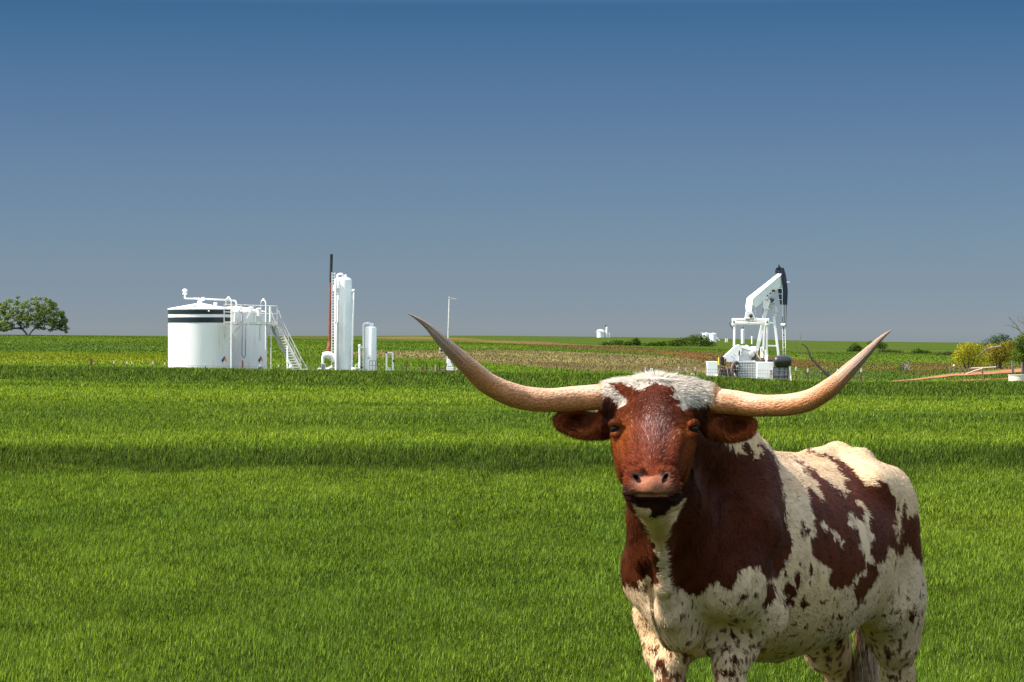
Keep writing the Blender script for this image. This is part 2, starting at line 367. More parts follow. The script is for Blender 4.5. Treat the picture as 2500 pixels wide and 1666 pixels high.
def build_grass(scale=1.0):
    V = []; COLS = []
    # (y0, y1, half-u, blades/m2, height, width)
    zones = [(6, 13.4, .45, 500, .05, .006), (13.4, 19, .31, 3600, .047, .0038), (19, 26, .28, 2500, .055, .0050), (26, 36, .255, 1400, .068, .0072), (36, 50, .235, 620, .09, .011),
             (50, 78, .22, 230, .12, .017), (78, 120, .21, 84, .16, .028), (120, 186, .195, 32, .20, .046),
             (186, 300, .19, 12, .20, .06), (300, 640, .19, 2.6, .20, .11)]
    for y0, y1, hu, dens, h, w in zones:
        area = hu*(y1**2-y0**2); n = int(area*dens*scale)
        Y = np.sqrt(rng.uniform(y0**2, y1**2, n)); X = rng.uniform(-hu, hu, n)*Y
        if y0 > 100:
            # keep the pads under the equipment clear of tall growth
            pass
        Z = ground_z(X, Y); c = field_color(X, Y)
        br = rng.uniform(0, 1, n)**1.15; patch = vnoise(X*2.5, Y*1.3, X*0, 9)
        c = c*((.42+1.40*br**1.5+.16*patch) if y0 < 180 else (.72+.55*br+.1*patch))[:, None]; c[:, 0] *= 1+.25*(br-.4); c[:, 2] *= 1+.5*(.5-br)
        hh = h*(.62+.55*rng.uniform(0, 1, n))*(1+.18*patch)
        if y1 < 60: hh *= 1+.10*np.clip((Y-33.5)/1.5, 0, 1)*np.clip((41-Y)/2, 0, 1)
        if y0 >= 120: hh *= 1+.15*np.clip((Y-150)/8, 0, 1)*np.clip((180-Y)/5, 0, 1)
        if y0 >= 180:
            col = 1250+F*X/Y; row = 833+F*(CH-Z)/Y
            tanm = in_poly(col, row, POLY_TAN) | in_poly(col, row, POLY_BROWN)
            hh = np.where(tanm, hh*.8, hh)
            road = in_poly(col, row, [(2160,937),(2240,932),(2330,922),(2420,917),(2500,912),(2700,901),(2700,885),(2500,898),(2420,905),(2330,910),(2240,924)])
            hh = np.where(road, 0.01, hh)
        ww = w*(.6+.8*rng.uniform(0, 1, n))
        az = rng.uniform(0, math.pi*2, n); bend = rng.uniform(.05, .55, n)*hh; baz = rng.normal(.3, 1.2, n)
        dx, dy = np.cos(az)*ww/2, np.sin(az)*ww/2
        bx, by = np.cos(baz)*bend, np.sin(baz)*bend
        base = np.stack([X, Y, Z-.01], 1)
        p0 = base+np.stack([-dx, -dy, 0*dx], 1); p1 = base+np.stack([dx, dy, 0*dx], 1)
        mid = base+np.stack([bx*.35, by*.35, hh*.6], 1)
        p2 = mid+np.stack([dx*.85, dy*.85, 0*dx], 1); p3 = mid-np.stack([dx*.85, dy*.85, 0*dx], 1)
        p4 = base+np.stack([bx, by, hh], 1)
        V.append(np.stack([p0, p1, p2, p3, p4], 1).reshape(-1, 3))
        cb = np.repeat(c, 5, axis=0).reshape(-1, 5, 3); cb[:, 4] *= 1.12
        COLS.append(cb.reshape(-1, 3))
    V = np.concatenate(V); COLS = np.clip(np.concatenate(COLS), .004, .6); n = len(V)//5
    b = np.arange(n)*5
    idx = np.stack([b, b+1, b+2, b+3, b+3, b+2, b+4], 1).ravel()
    ls = np.stack([np.arange(n)*7, np.arange(n)*7+4], 1).ravel(); lt = np.tile([4, 3], n)
    o = fast_mesh('grass', V, idx, ls, lt, [blade_material('wheat_blade')], True)
    set_col(o.data, COLS)
    # shade blades with normals leaning to the sky so the stand reads as one soft surface
    v4 = V.reshape(-1, 5, 3); nb = np.cross(v4[:,1]-v4[:,0], v4[:,4]-v4[:,0]); nb /= np.maximum(np.linalg.norm(nb, axis=1, keepdims=True), 1e-9)
    nb *= np.where(nb[:, :1] > 0, -1, 1); nn = nb*1.0+np.array([0, -.15, .75])+rng.normal(0, .22, nb.shape); nn /= np.linalg.norm(nn, axis=1, keepdims=True)
    o.data.normals_split_custom_set_from_vertices(np.repeat(nn, 5, axis=0).astype(np.float32))
    tag(o, 'short bright green wheat growing over the whole field', 'grass', kind='stuff')
    print('grass blades', n)
    return o

def build_road():
    ta = [(2168,934.5,933),(2240,929.5,926.5),(2330,919.5,913.5),(2420,915,908.5),(2500,909.5,901),(2600,905,896),(2750,899,889)]
    def strip(name, rows):
        v = []; f = []
        for i in range(len(rows)-1):
            for k in range(8 + (i == len(rows)-2)):
                t = k/8; c = rows[i][0]*(1-t)+rows[i+1][0]*t; r1 = rows[i][1]*(1-t)+rows[i+1][1]*t; r2 = rows[i][2]*(1-t)+rows[i+1][2]*t
                w = .4*math.sin(c*.11)
                for rr in np.linspace(r1+w, r2-w*.5, 5):
                    # walk outward until the ray meets the ground
                    ys = np.linspace(186, 460, 900); zz = ground_z((c-1250)*ys/F, ys); ray = CH-(rr-833)*ys/F
                    hit = np.argmax(zz >= ray) if (zz >= ray).any() else 600
                    y = ys[hit]; X = (c-1250)*y/F; v.append((X, y, float(ground_z([X], [y])[0])+.06))
        m = len(v)//5
        for i in range(m-1):
            for k in range(4): f.append((i*5+k, (i+1)*5+k, (i+1)*5+k+1, i*5+k+1))
        mt = noise_mat('red_dirt', (.22,.066,.019), (.31,.115,.042), .6, .95, detail=8)
        return tag(mesh_from(name, v, f, mt, smooth=True), kind='structure')
    strip('dirt_road', ta)
    strip('dirt_track', [(2320,934,931.5),(2390,931,927),(2450,928.5,924.5),(2540,926,922),(2640,924,920)])

# ------------------------------------------------------------------ longhorn: signed-distance body, meshed with surface nets
def smin(a, b, k):
    h = np.maximum(k-np.abs(a-b), 0)/k; return np.minimum(a, b)-h*h*k*.25
def smax(a, b, k): return -smin(-a, -b, k)

class Prim:
    """one primitive: f(points)->distance, bbox, blend radius, op"""
    def __init__(s, fn, lo, hi, k, op='add'): s.fn, s.lo, s.hi, s.k, s.op = fn, np.asarray(lo, float), np.asarray(hi, float), k, op
PR = []
def cone_fn(pts, rad, squash=None):
    pts = [np.asarray(p, np.float32) for p in pts]; rad = [float(r) for r in rad]
    if squash is not None: e = np.asarray(squash[0], np.float32); e = e/np.linalg.norm(e); sf = 1/squash[1]-1
    def T(p):
        if squash is None: return p
        return p+np.outer(p@e, e)*sf if p.ndim == 2 else p+e*(p@e)*sf
    q = [T(p) for p in pts]
    def fn(p):
        p = T(p); d = None
        for a, b, ra, rb in zip(q[:-1], q[1:], rad[:-1], rad[1:]):
            ab = b-a; t = np.clip(((p-a)@ab)/max(float(ab@ab), 1e-9), 0, 1)
            dd = np.linalg.norm(p-a-t[:, None]*ab, axis=1)-(ra+(rb-ra)*t)
            d = dd if d is None else smin(d, dd, .03)
        return d*(squash[1] if squash is not None and squash[1] < 1 else 1)
    return fn
def limb(pts, rad, k=.05, squash=None, op='add'):
    a = np.array(pts, float); m = max(rad)*(max(1, squash[1]) if squash else 1)+.03
    PR.append(Prim(cone_fn(pts, rad, squash), a.min(0)-m, a.max(0)+m, k, op))
def ell(c, r, axes=None, k=.04, op='add'):
    c = np.asarray(c, float); r = np.asarray(r, float); R = np.eye(3) if axes is None else np.array([np.asarray(x, float)/np.linalg.norm(x) for x in axes])
    def fn(p):
        q = (p-c)@R.T; k0 = np.linalg.norm(q/r, axis=1); k1 = np.linalg.norm(q/(r*r), axis=1); return k0*(k0-1)/np.maximum(k1, 1e-6)
    m = r.max()+.02; PR.append(Prim(fn, c-m, c+m, k, op))

# body frame: l runs from chest to rump, w to the animal's left (photo right), z up
B0 = np.array([.47, 9.30, 0.0]); BA = np.array([.515, .857, 0]); BW = np.array([.857, -.515, 0]); BZ = np.array([0, 0, 1.0])
def bp(l, w, z): return B0+BA*l+BW*w+BZ*z
TL = np.array([-.10, 0.0, .10, .25, .40, .60, .85, 1.10, 1.30, 1.45, 1.60, 1.70, 1.76])
TT = np.array([1.07, 1.13, 1.20, 1.265, 1.28, 1.262, 1.240, 1.228, 1.238, 1.24, 1.21, 1.15, 1.06])   # topline
TB = np.array([.95, .84, .745, .675, .625, .565, .535, .545, .60, .68, .78, .86, .92])                     # underline
TWd = np.array([.05, .11, .18, .235, .265, .30, .335, .335, .305, .27, .225, .16, .08])                 # half width
def torso(p):
    q = p-B0; l = q@BA; w = q@BW; z = p[:, 2]
    lc = np.clip(l, TL[0], TL[-1]); top = np.interp(lc, TL, TT); bot = np.interp(lc, TL, TB); a = np.interp(lc, TL, TWd); a = a*np.where(w < 0, np.interp(lc, [0, .35, .8], [.36, .38, 1]), 1)
    # widest point sits low on the barrel, high on the rump
    mid = bot+(top-bot)*np.interp(lc, [0, .4, .9, 1.3, 1.6], [.5, .46, .46, .56, .6]); hu = top-mid; hd = mid-bot
    b = np.where(z > mid, hu, hd); ex = np.where(z > mid, 1.85, 2.1)
    r = ((np.abs(w)/a)**ex+(np.abs(z-mid)/b)**ex)**(1/ex)
    d = (r-1)*np.minimum(a, b)*.9; e = np.abs(l-lc)
    return np.sqrt(np.maximum(d, 0)**2+e**2)+np.minimum(d, 0)*(e < 1e-6)
PR.append(Prim(torso, [0, 9.0, .4], [1.8, 11.2, 1.5], .05))
# withers, spine, hips
limb([bp(.05, 0, 1.16), bp(.22, 0, 1.225), bp(.42, 0, 1.245), bp(.7, 0, 1.235)], [.07, .06, .05, .04], .08)
limb([bp(.7, 0, 1.23), bp(1.1, 0, 1.195), bp(1.42, 0, 1.228), bp(1.50, 0, 1.205), bp(1.64, 0, 1.205)], [.035, .035, .04, .04, .045], .06)
for s in (-1, 1):
    limb([bp(1.24, s*.215, 1.13), bp(1.38, s*.10, 1.20)], [.045, .04], .07)                 # hook bone
    limb([bp(1.30, s*.22, 1.11), bp(1.66, s*.12, 1.08)], [.055, .045], .08)
    ell(bp(1.64, s*.11, 1.11), [.06, .05, .06], k=.06)                                        # pin bone
    # shoulder blade, point of shoulder, upper arm
    g_ = 1 if s > 0 else .26
    limb([bp(.40, s*.15*g_, 1.185), bp(.24, s*.205*g_, 1.02), bp(.12, s*.20*g_, .86)], [.085, .115, .115], .07)
    limb([bp(.12, s*.20*g_, .88), bp(.32, s*.225*(g_ if s > 0 else .50), .74)], [.100, .088], .06)
    # thigh
    limb([bp(1.42, s*.15, 1.02), bp(1.49, s*.145, .82), bp(1.54, s*.145, .66)], [.135, .145, .100], .10)
    limb([bp(1.22, s*.20, .80), bp(1.36, s*.20, .66)], [.07, .055], .09)                      # flank fold
# near fore leg (animal's left)
def leg_front(pts, s):
    (e, kn, fe, pa, ho) = pts
    mid = e*.5+kn*.5
    limb([e+BZ*.06, e, mid, kn+BZ*.10], [.085, .076, .060, .051], .055)
    limb([kn+BZ*.08, kn, kn-BZ*.06], [.048, .053, .047], .04)
    limb([kn-BZ*.05, fe+BZ*.05], [.043, .036], .035)
    limb([fe+BZ*.03, fe, pa], [.042, .048, .040], .03)
    limb([pa, ho], [.043, .052], .02); ell(ho+BZ*.0, [.058, .062, .05], k=.02)
leg_front([P(1822, 1480, 9.50), P(1783, 1690, 9.43), bp(.24, .13, .22), bp(.21, .13, .11), bp(.17, .13, .045)], 1)
leg_front([P(1606, 1500, 9.66), P(1634, 1690, 9.56), bp(.17, -.10, .22), bp(.14, -.10, .11), bp(.10, -.10, .045)], -1)
def leg_hind(st, ho_, fe, pa, hf):
    mid = st*.5+ho_*.5
    limb([st, mid, ho_+BZ*.06], [.118, .084, .056], .10)
    limb([ho_+BZ*.06+BA*.035, ho_+BA*.045], [.034, .042], .05)
    limb([ho_+BZ*.03, ho_-BZ*.05], [.056, .050], .04)
    limb([ho_-BZ*.04, fe+BZ*.05], [.045, .038], .035)
    limb([fe+BZ*.03, fe, pa], [.042, .048, .040], .03)
    limb([pa, hf], [.043, .052], .02); ell(hf, [.056, .062, .05], k=.02)
leg_hind(P(2180, 1470, 10.50), P(2192, 1668, 10.62), bp(1.62, .16, .21), bp(1.60, .16, .10), bp(1.56, .16, .045))
leg_hind(P(1990, 1500, 10.70), P(2052, 1672, 10.92), bp(1.80, -.13, .21), bp(1.78, -.13, .10), bp(1.74, -.13, .045))
# belly details: navel fold / sheath, brisket and dewlap
limb([P(1850, 1570, 9.95), P(1895, 1590, 10.10), P(1950, 1576, 10.25)], [.045, .032, .03], .06)
limb([P(1650, 1480, 9.36), P(1668, 1532, 9.40), P(1700, 1556, 9.50), P(1740, 1538, 9.66)], [.080, .060, .050, .045], .08)
limb([P(1606, 1270, 8.98), P(1612, 1350, 9.08), P(1622, 1430, 9.15), P(1636, 1500, 9.24), P(1658, 1545, 9.34)], [.035, .028, .028, .04, .05], .07)
# neck
limb([P(1610, 1030, 9.12), P(1640, 1080, 9.32), P(1700, 1120, 9.55), bp(.32, 0, 1.10)], [.105, .155, .20, .22], .10)
limb([P(1606, 1130, 9.02), P(1630, 1230, 9.18), P(1650, 1330, 9.34)], [.085, .112, .150], .10)
limb([P(1750, 1085, 9.52), P(1825, 1118, 9.78)], [.065, .07], .10)
# head frame
HD = np.array([-.064, -.70, -.710]); HD /= np.linalg.norm(HD); HS = np.array([1.0, 0, 0]); HS -= HD*HS.dot(HD); HS /= np.linalg.norm(HS)
HN = np.cross(HS, HD); HN = HN if HN[2] > 0 else -HN
H0 = P(1603, 925, 8.98)
def hp(s, t, n): return H0+HS*s+HD*t+HN*n
HT = np.array([.006, .035, .08, .14, .19, .24, .30, .36, .41, .45, .48])
HA = np.array([.085, .105, .112, .120, .128, .111, .088, .070, .066, .067, .060])
HDn = np.array([.000, .014, .022, .026, .026, .022, .017, .014, .012, .004, -.02])
HVn = np.array([-.13, -.16, -.185, -.20, -.205, -.195, -.165, -.125, -.105, -.098, -.085])
def headf(p):
    q = p-H0; s = q@HS; t = q@HD; n = q@HN; tc_ = np.clip(t, HT[0], HT[-1])
    a = np.interp(tc_, HT, HA); dn = np.interp(tc_, HT, HDn); vn = np.interp(tc_, HT, HVn)
    mid = vn+(dn-vn)*.62; b = np.where(n > mid, dn-mid, mid-vn); ex = np.where(n > mid, 2.15, 2.0)
    r = ((np.abs(s)/a)**ex+(np.abs(n-mid)/b)**ex)**(1/ex); d = (r-1)*np.minimum(a, b); e = np.abs(t-tc_)
    return np.sqrt(np.maximum(d, 0)**2+e**2)+np.minimum(d, 0)*(e < 1e-6)-.004
PR.append(Prim(headf, H0-[.3, .5, .5], H0+[.3, .3, .2], .035))
# poll and horn cores
limb([P(1490, 964, 8.96), P(1540, 957, 8.97), P(1604, 951, 8.98), P(1670, 957, 8.97), P(1720, 966, 8.96)], [.036, .034, .031, .036, .038], .05)
limb([P(1464, 969, 8.955), P(1505, 962, 8.965)], [.0375, .044], .03); limb([P(1698, 968, 8.965), P(1745, 976, 8.955)], [.044, .038], .03)
limb([hp(0, .10, -.012), hp(0, .22, -.012), hp(0, .33, -.014), hp(0, .41, -.022)], [.046, .044, .038, .036], .04)
NC = {s: P(1589+s*33, 1170, 8.655) for s in (-1, 1)}
NAX = {s: (np.array([s*.62, 0, .78]), np.array([.78, 0, -s*.62]), np.array([0, 1.0, 0])) for s in (-1, 1)}
for s in (-1, 1):
    limb([hp(s*.070, .146, .004), hp(s*.104, .152, -.012)], [.012, .012], .03)               # brow
    ec = 1501 if s < 0 else 1694
    ell(P(ec-s*.5, 1047.5, 8.826), [.0152, .024, .0132], None, .005, 'sub')                    # eye socket
    limb([P(ec-s*14, 1050, 8.826), P(ec-s*9, 1036, 8.823), P(ec+s*2, 1031, 8.822), P(ec+s*12, 1036, 8.830)], [.0014, .0022, .0027, .0018], .006)   # upper lid
    limb([P(ec-s*14, 1050, 8.826), P(ec-s*4, 1061, 8.828), P(ec+s*8, 1060, 8.834)], [.0018, .0022, .0022], .006)   # lower lid
    limb([hp(s*.082, .23, -.05), hp(s*.068, .33, -.065)], [.024, .016], .05)                     # cheek ridge
    limb([hp(s*.07, .26, .012), hp(s*.055, .36, .008)], [.016, .012], .03)
    ell(hp(s*.090, .20, -.15), [.022, .10, .06], (HS, HD, HN), .05)                            # jaw muscle
    limb([P(1590+s*26, 1152, 8.665), P(1590+s*45, 1156, 8.672), P(1590+s*50, 1176, 8.672), P(1590+s*42, 1192, 8.660)], [.012, .012, .013, .012], .016)                       # nostril wing
    ell(NC[s], [.0170, .0080, .020], NAX[s], .004, 'sub')                                     # nostril
    limb([P(1591+s*52, 1196, 8.70), P(1591+s*56, 1207, 8.71)], [.017, .014], .025)              # lip corners
limb([P(1552, 1194, 8.665), P(1590, 1191, 8.652), P(1630, 1194, 8.665)], [.023, .026, .023], .025)  # upper lip
limb([P(1534, 1216, 8.665), P(1560, 1214.5, 8.638), P(1590, 1214, 8.628), P(1625, 1214.5, 8.636), P(1658, 1217, 8.665)], [.006, .0065, .0065, .0065, .006], .006, op='sub') # mouth line
limb([P(1560, 1227, 8.71), P(1598, 1232, 8.70), P(1640, 1227, 8.72)], [.026, .032, .026], .03)    # lower lip and chin
limb([P(1575, 1236, 8.76), P(1600, 1246, 8.84), P(1605, 1262, 8.96)], [.035, .045, .06], .05)
limb([P(1500, 1000, 9.00), P(1475, 1022, 9.02)], [.05, .035], .03); limb([P(1712, 1004, 9.00), P(1742, 1030, 9.02)], [.05, .035], .03)
def ear(base, tip, n, hh, s):
    base, tip = np.asarray(base), np.asarray(tip); c = base*.45+tip*.55; ax = tip-base; L_ = np.linalg.norm(ax)/2; ax = ax/(2*L_)
    n = n-ax*n.dot(ax); n /= np.linalg.norm(n); u = np.cross(n, ax); u = u if u[2] > 0 else -u
    ell(c, [L_*1.14, hh, .030], (ax, u, n), .02)
    ell(c+n*.019+ax*.004, [L_*.98, hh*.80, .027], (ax, u, n), .006, 'sub')
    ell(c+n*.004+ax*L_*.15+u*.010, [L_*.5, hh*.30, .022], (ax, u, n), .010, 'sub')
    limb([base, c-ax*L_*.5], [.030, .032], .03)
ear(P(1478, 1048, 9.00), P(1367, 1024, 8.93), np.array([.10, -1, .16]), .041, -1)
ear(P(1738, 1048, 9.00), P(1836, 1038, 8.95), np.array([-.10, -1, .16]), .047, 1)
# tail
limb([bp(1.66, 0, 1.16), bp(1.77, 0, 1.08), bp(1.80, -.01, .9), bp(1.80, -.02, .70), bp(1.79, -.04, .55)], [.045, .032, .028, .026, .024], .05)

def field(p):
    d = np.full(len(p), .3, np.float32)
    for pr in PR:
        m = np.all((p > pr.lo-pr.k) & (p < pr.hi+pr.k), axis=1)
        if not m.any(): continue
        v = pr.fn(p[m])
        d[m] = smin(d[m], v, pr.k) if pr.op == 'add' else smax(d[m], -v, pr.k)
    return d

def axis_pts(lo, hi, h, a, b, hf):
    n1 = max(2, round((a-lo)/h)); n2 = round((b-a)/hf); n3 = max(2, round((hi-b)/h))
    return np.concatenate([np.linspace(lo, a, n1, endpoint=False), np.linspace(a, b, n2, endpoint=False), np.linspace(b, hi, n3+1)])
def surface_nets(ax):
    n = np.array([len(a) for a in ax])
    Fv = np.full(n, .3, np.float32)
    for pr in PR:
        i0 = [int(np.searchsorted(ax[i], pr.lo[i]-pr.k)) for i in range(3)]; i1 = [int(np.searchsorted(ax[i], pr.hi[i]+pr.k)) for i in range(3)]
        if any(i1[i] <= i0[i] for i in range(3)): continue
        sl_ = tuple(slice(i0[i], i1[i]) for i in range(3))
        g = np.stack(np.meshgrid(*[ax[i][sl_[i]] for i in range(3)], indexing='ij'), -1).reshape(-1, 3).astype(np.float32)
        v = pr.fn(g).reshape(Fv[sl_].shape)
        Fv[sl_] = smin(Fv[sl_], v, pr.k) if pr.op == 'add' else smax(Fv[sl_], -v, pr.k)
    ins = Fv < 0
    cnt = sum(ins[i:n[0]-1+i, j:n[1]-1+j, k:n[2]-1+k].astype(np.int8) for i in (0,1) for j in (0,1) for k in (0,1))
    act = (cnt > 0) & (cnt < 8); ids = np.full(act.shape, -1, np.int64); I = np.argwhere(act); ids[act] = np.arange(len(I))
    acc = np.zeros((len(I), 3)); num = np.zeros(len(I))
    cor = [(i, j, k) for i in (0,1) for j in (0,1) for k in (0,1)]
    for a in cor:
        for b in cor:
            if sum(b)-sum(a) == 1 and all(y >= x for x, y in zip(a, b)):
                fa = Fv[I[:,0]+a[0], I[:,1]+a[1], I[:,2]+a[2]]; fb = Fv[I[:,0]+b[0], I[:,1]+b[1], I[:,2]+b[2]]
                m = (fa < 0) != (fb < 0); t = np.where(m, fa/np.where(m, fa-fb, 1), 0)
                acc += m[:, None]*(np.array(a)+t[:, None]*(np.array(b)-np.array(a))); num += m
    G_ = I+acc/num[:, None]; V = np.stack([np.interp(G_[:, i], np.arange(n[i]), ax[i]) for i in range(3)], 1); Q = []
    for d in range(3):
        u, w = (d+1) % 3, (d+2) % 3
        s0 = [slice(1, -1)]*3; s0[d] = slice(0, n[d]-1); s1 = list(s0); s1[d] = slice(1, n[d])
        A = ins[tuple(s0)]; Bv = ins[tuple(s1)]; E = np.argwhere(A != Bv); off = np.ones(3, int); off[d] = 0; G = E+off
        sgn = A[tuple(E.T)]
        def cid(du, dw):
            H = G.copy(); H[:, u] -= du; H[:, w] -= dw; return ids[H[:,0], H[:,1], H[:,2]]
        q = np.stack([cid(1,1), cid(0,1), cid(0,0), cid(1,0)], 1); q[~sgn] = q[~sgn][:, ::-1]; Q.append(q)
    return V, np.concatenate(Q)

def subdivide(V, Q):
    e = np.concatenate([Q[:, [0,1]], Q[:, [1,2]], Q[:, [2,3]], Q[:, [3,0]]]); es = np.sort(e, 1)
    ue, inv = np.unique(es[:, 0].astype(np.int64)*len(V)+es[:, 1], return_inverse=True)
    em = (V[ue//len(V)]+V[ue % len(V)])/2; n = len(V); m = len(Q); fc = V[Q].mean(1)
    E = inv.reshape(4, m)+n; Fc = np.arange(m)+n+len(ue)
    Q2 = np.concatenate([np.stack([Q[:, 0], E[0], Fc, E[3]], 1), np.stack([E[0], Q[:, 1], E[1], Fc], 1),
                         np.stack([Fc, E[1], Q[:, 2], E[2]], 1), np.stack([E[3], Fc, E[2], Q[:, 3]], 1)])
    return np.concatenate([V, em, fc]), Q2

def grad(p, e=.003):
    g = np.zeros((len(p), 3))
    for i in range(3):
        d = np.zeros(3); d[i] = e; g[:, i] = field((p+d).astype(np.float32))-field((p-d).astype(np.float32))
    return g/(2*e)
def project(V, it=2):
    for _ in range(it):
        f = field(V.astype(np.float32)); g = grad(V); gn = np.maximum((g*g).sum(1), .05)
        st = (f/gn)[:, None]*g; L_ = np.linalg.norm(st, axis=1, keepdims=True); V = V-st*np.minimum(1, .006/np.maximum(L_, 1e-9))
    return V

# ---- coat pattern, read off the animal's near side; the hidden side gets blotches of its own
def Z2(p): return [(1300+x/3.922, 880+y/3.922) for x, y in p]
def Z1(p): return [(1450+x/3.136, 850+y/3.136) for x, y in p]
def Z3(p): return [(1500+x/2.941, 1150+y/2.941) for x, y in p]
def Z4(p): return [(1700+x/3.485, 1000+y/3.485) for x, y in p]
W_POLL = Z2([(560,330),(600,200),(690,150),(800,120),(1080,60),(1320,60),(1480,150),(1760,200),(1790,265),(1775,330),(1750,400),(1650,415),(1560,440),(1540,455),(1390,450),(1410,400),(1390,350),(1330,320),(1370,270),(1330,250),(1250,230),(1180,215),(1110,240),(1060,270),(1010,260),(900,230),(760,235),(770,265),(830,320),(900,340),(910,360),(880,430),(830,440),(810,390),(760,350),(690,355),(640,345)])
BROWNS = [
 Z3([(500,210),(450,300),(410,400),(370,520),(385,620),(395,760),(405,830),(480,830),(530,895),(600,905),(640,870),(660,820),(735,790),(760,830),(800,850),(850,840),(870,790),(900,730),(980,700),(1040,680),(1060,750),(1100,790),(1150,770),(1200,740),(1215,660),(1270,600),(1280,520),(1250,430),(1230,330),(1210,150),(1190,60),(1175,-20),(1150,-80),(1100,-150)])[:-1]
   + Z4([(710,540),(690,440),(650,380),(560,290),(525,300),(560,370),(530,420),(490,440),(470,350),(440,290),(390,265),(380,310),(420,400),(380,380),(330,340),(290,290),(290,340),(250,280),(200,200),(50,120),(-150,0),(-450,-100)]) + [(1560,1180)],
 Z3([(120,150),(190,330),(235,400),(280,520),(300,620),(318,740),(305,830),(288,860),(270,800),(240,760),(180,790),(170,850),(100,830),(-40,800),(-90,600),(-60,200)]),
 Z3([(1140,790),(1160,850),(1130,940),(1090,1000),(1070,980),(1090,860),(1110,800)]),
 Z4([(760,360),(870,430),(960,500),(1060,570),(1130,640),(1200,680),(1270,740),(1310,850),(1290,960),(1330,980),(1390,1060),(1390,1150),(1380,1200),(1430,1230),(1440,1330),(1400,1400),(1330,1420),(1310,1500),(1200,1540),(1130,1500),(1110,1420),(1150,1350),(1080,1320),(1000,1240),(985,1100),(1010,1040),(985,970),(1010,950),(960,820),(960,740),(920,640),(970,660),(1010,740),(1100,780),(1040,680),(1010,600),(940,540),(880,470)]),
 Z4([(870,335),(960,345),(1080,385),(1180,420),(1270,460),(1330,520),(1400,590),(1430,640),(1480,660),(1540,670),(1510,610),(1570,620),(1650,680),(1700,760),(1720,850),(1695,930),(1720,1000),(1735,1100),(1740,1200),(1710,1280),(1680,1200),(1640,1150),(1620,1260),(1580,1330),(1520,1290),(1480,1230),(1480,1120),(1520,1070),(1460,1020),(1480,930),(1470,880),(1400,790),(1360,760),(1300,720),(1230,590),(1290,615),(1330,600),(1250,560),(1200,500),(1130,430),(1050,400),(960,370)]),
 Z4([(1250,680),(1330,740),(1400,830),(1430,930),(1410,960),(1350,900),(1300,830)]),
 Z4([(1440,1300),(1530,1310),(1545,1400),(1500,1500),(1440,1568),(1340,1568),(1340,1480),(1400,1420),(1460,1380)]),
 Z3([(1840,690),(1890,700),(1890,740),(1850,830),(1800,900),(1750,950),(1730,900),(1720,800),(1780,750)]),
 Z4([(1745,740),(1780,830),(1785,960),(1830,900),(1870,880),(1930,960),(1960,1100),(1940,1330),(1870,1290),(1830,1180),(1790,1160),(1740,1270),(1730,1200),(1745,1050)])]
CREAMS = [Z4([(1150,1020),(1200,1040),(1250,1160),(1230,1190),(1190,1090)]), Z4([(1030,955),(1070,945),(1130,1005),(1075,1015)]), Z4([(1675,960),(1700,1000),(1735,1120),(1730,1170),(1705,1080)])]
SPOTS = [(1355,430,18,60),(1395,430,15,25),(1310,780,18,65),(1245,850,38,45),(1280,880,25,40),(1400,720,18,50),(1245,940,38,38),(1355,945,20,40),(1385,950,25,18),(1495,945,22,15),(1620,1055,24,15),(1375,1115,20,15),(1475,1135,22,14),(2132,1035,31,43),(2043,1000,12,10),(1930,1035,15,14),(2005,1010,13,8),(930,900,28,24),(1020,890,15,20),(870,1080,15,16),(850,1170,16,33),(910,1140,12,12),(970,1190,12,22),(610,1155,12,26),(530,1035,11,24),(497,930,9,22),(642,1165,11,12),(855,1345,18,28),(805,1360,12,16),(285,1300,26,18),(1520,1280,24,16),(1615,1220,17,38),(1445,1360,14,20),(1965,1330,15,26),(1970,1460,24,18),(835,1440,30,30),(790,1440,20,30),(755,1440,14,20),(320,1370,26,30),(345,1430,20,16),(395,1470,20,10),(1630,1105,15,9),(1570,1110,20,7),(2080,1185,12,12),(2035,1305,14,10),(1245,1150,14,8),(1310,205,10,22),(1255,75,8,22),(1330,665,9,22),(1215,735,9,18),(760,940,12,14),(800,975,10,14),(220,835,14,20),(1700,1020,12,10),(805,1265,10,20),(1705,910,12,14),(1800,940,9,16)]
SPOTS = [(1500+a/2.941, 1150+b/2.941, c/2.941, d/2.941) for a, b, c, d in SPOTS]
CHIN = Z1([(215,1100),(235,1140),(300,1168),(345,1215),(400,1228),(440,1240),(440,1280),(470,1290),(520,1270),(570,1210),(640,1190),(700,1140),(690,1100),(640,1120),(560,1142),(300,1140)])
THROAT = Z1([(290,1165),(345,1210),(400,1225),(440,1240),(440,1282),(470,1292),(530,1268),(580,1210),(695,1165),(640,1260),(600,1350),(560,1470),(540,1568),(480,1568),(450,1480),(420,1400),(370,1320),(340,1260)])
C_BROWN = np.array([.042, .0095, .0030]); C_RED = np.array([.105, .021, .0075]); C_CREAM = np.array([.65, .43, .22]); C_WHITE = np.array([.57, .495, .40]); C_TANH = np.array([.50, .32, .17])
C_PINK = np.array([.26, .10, .055]); C_LIP = np.array([.042, .017, .012]); C_CHIN = np.array([.020, .007, .004]); C_ORANGE = np.array([.18, .045, .007])

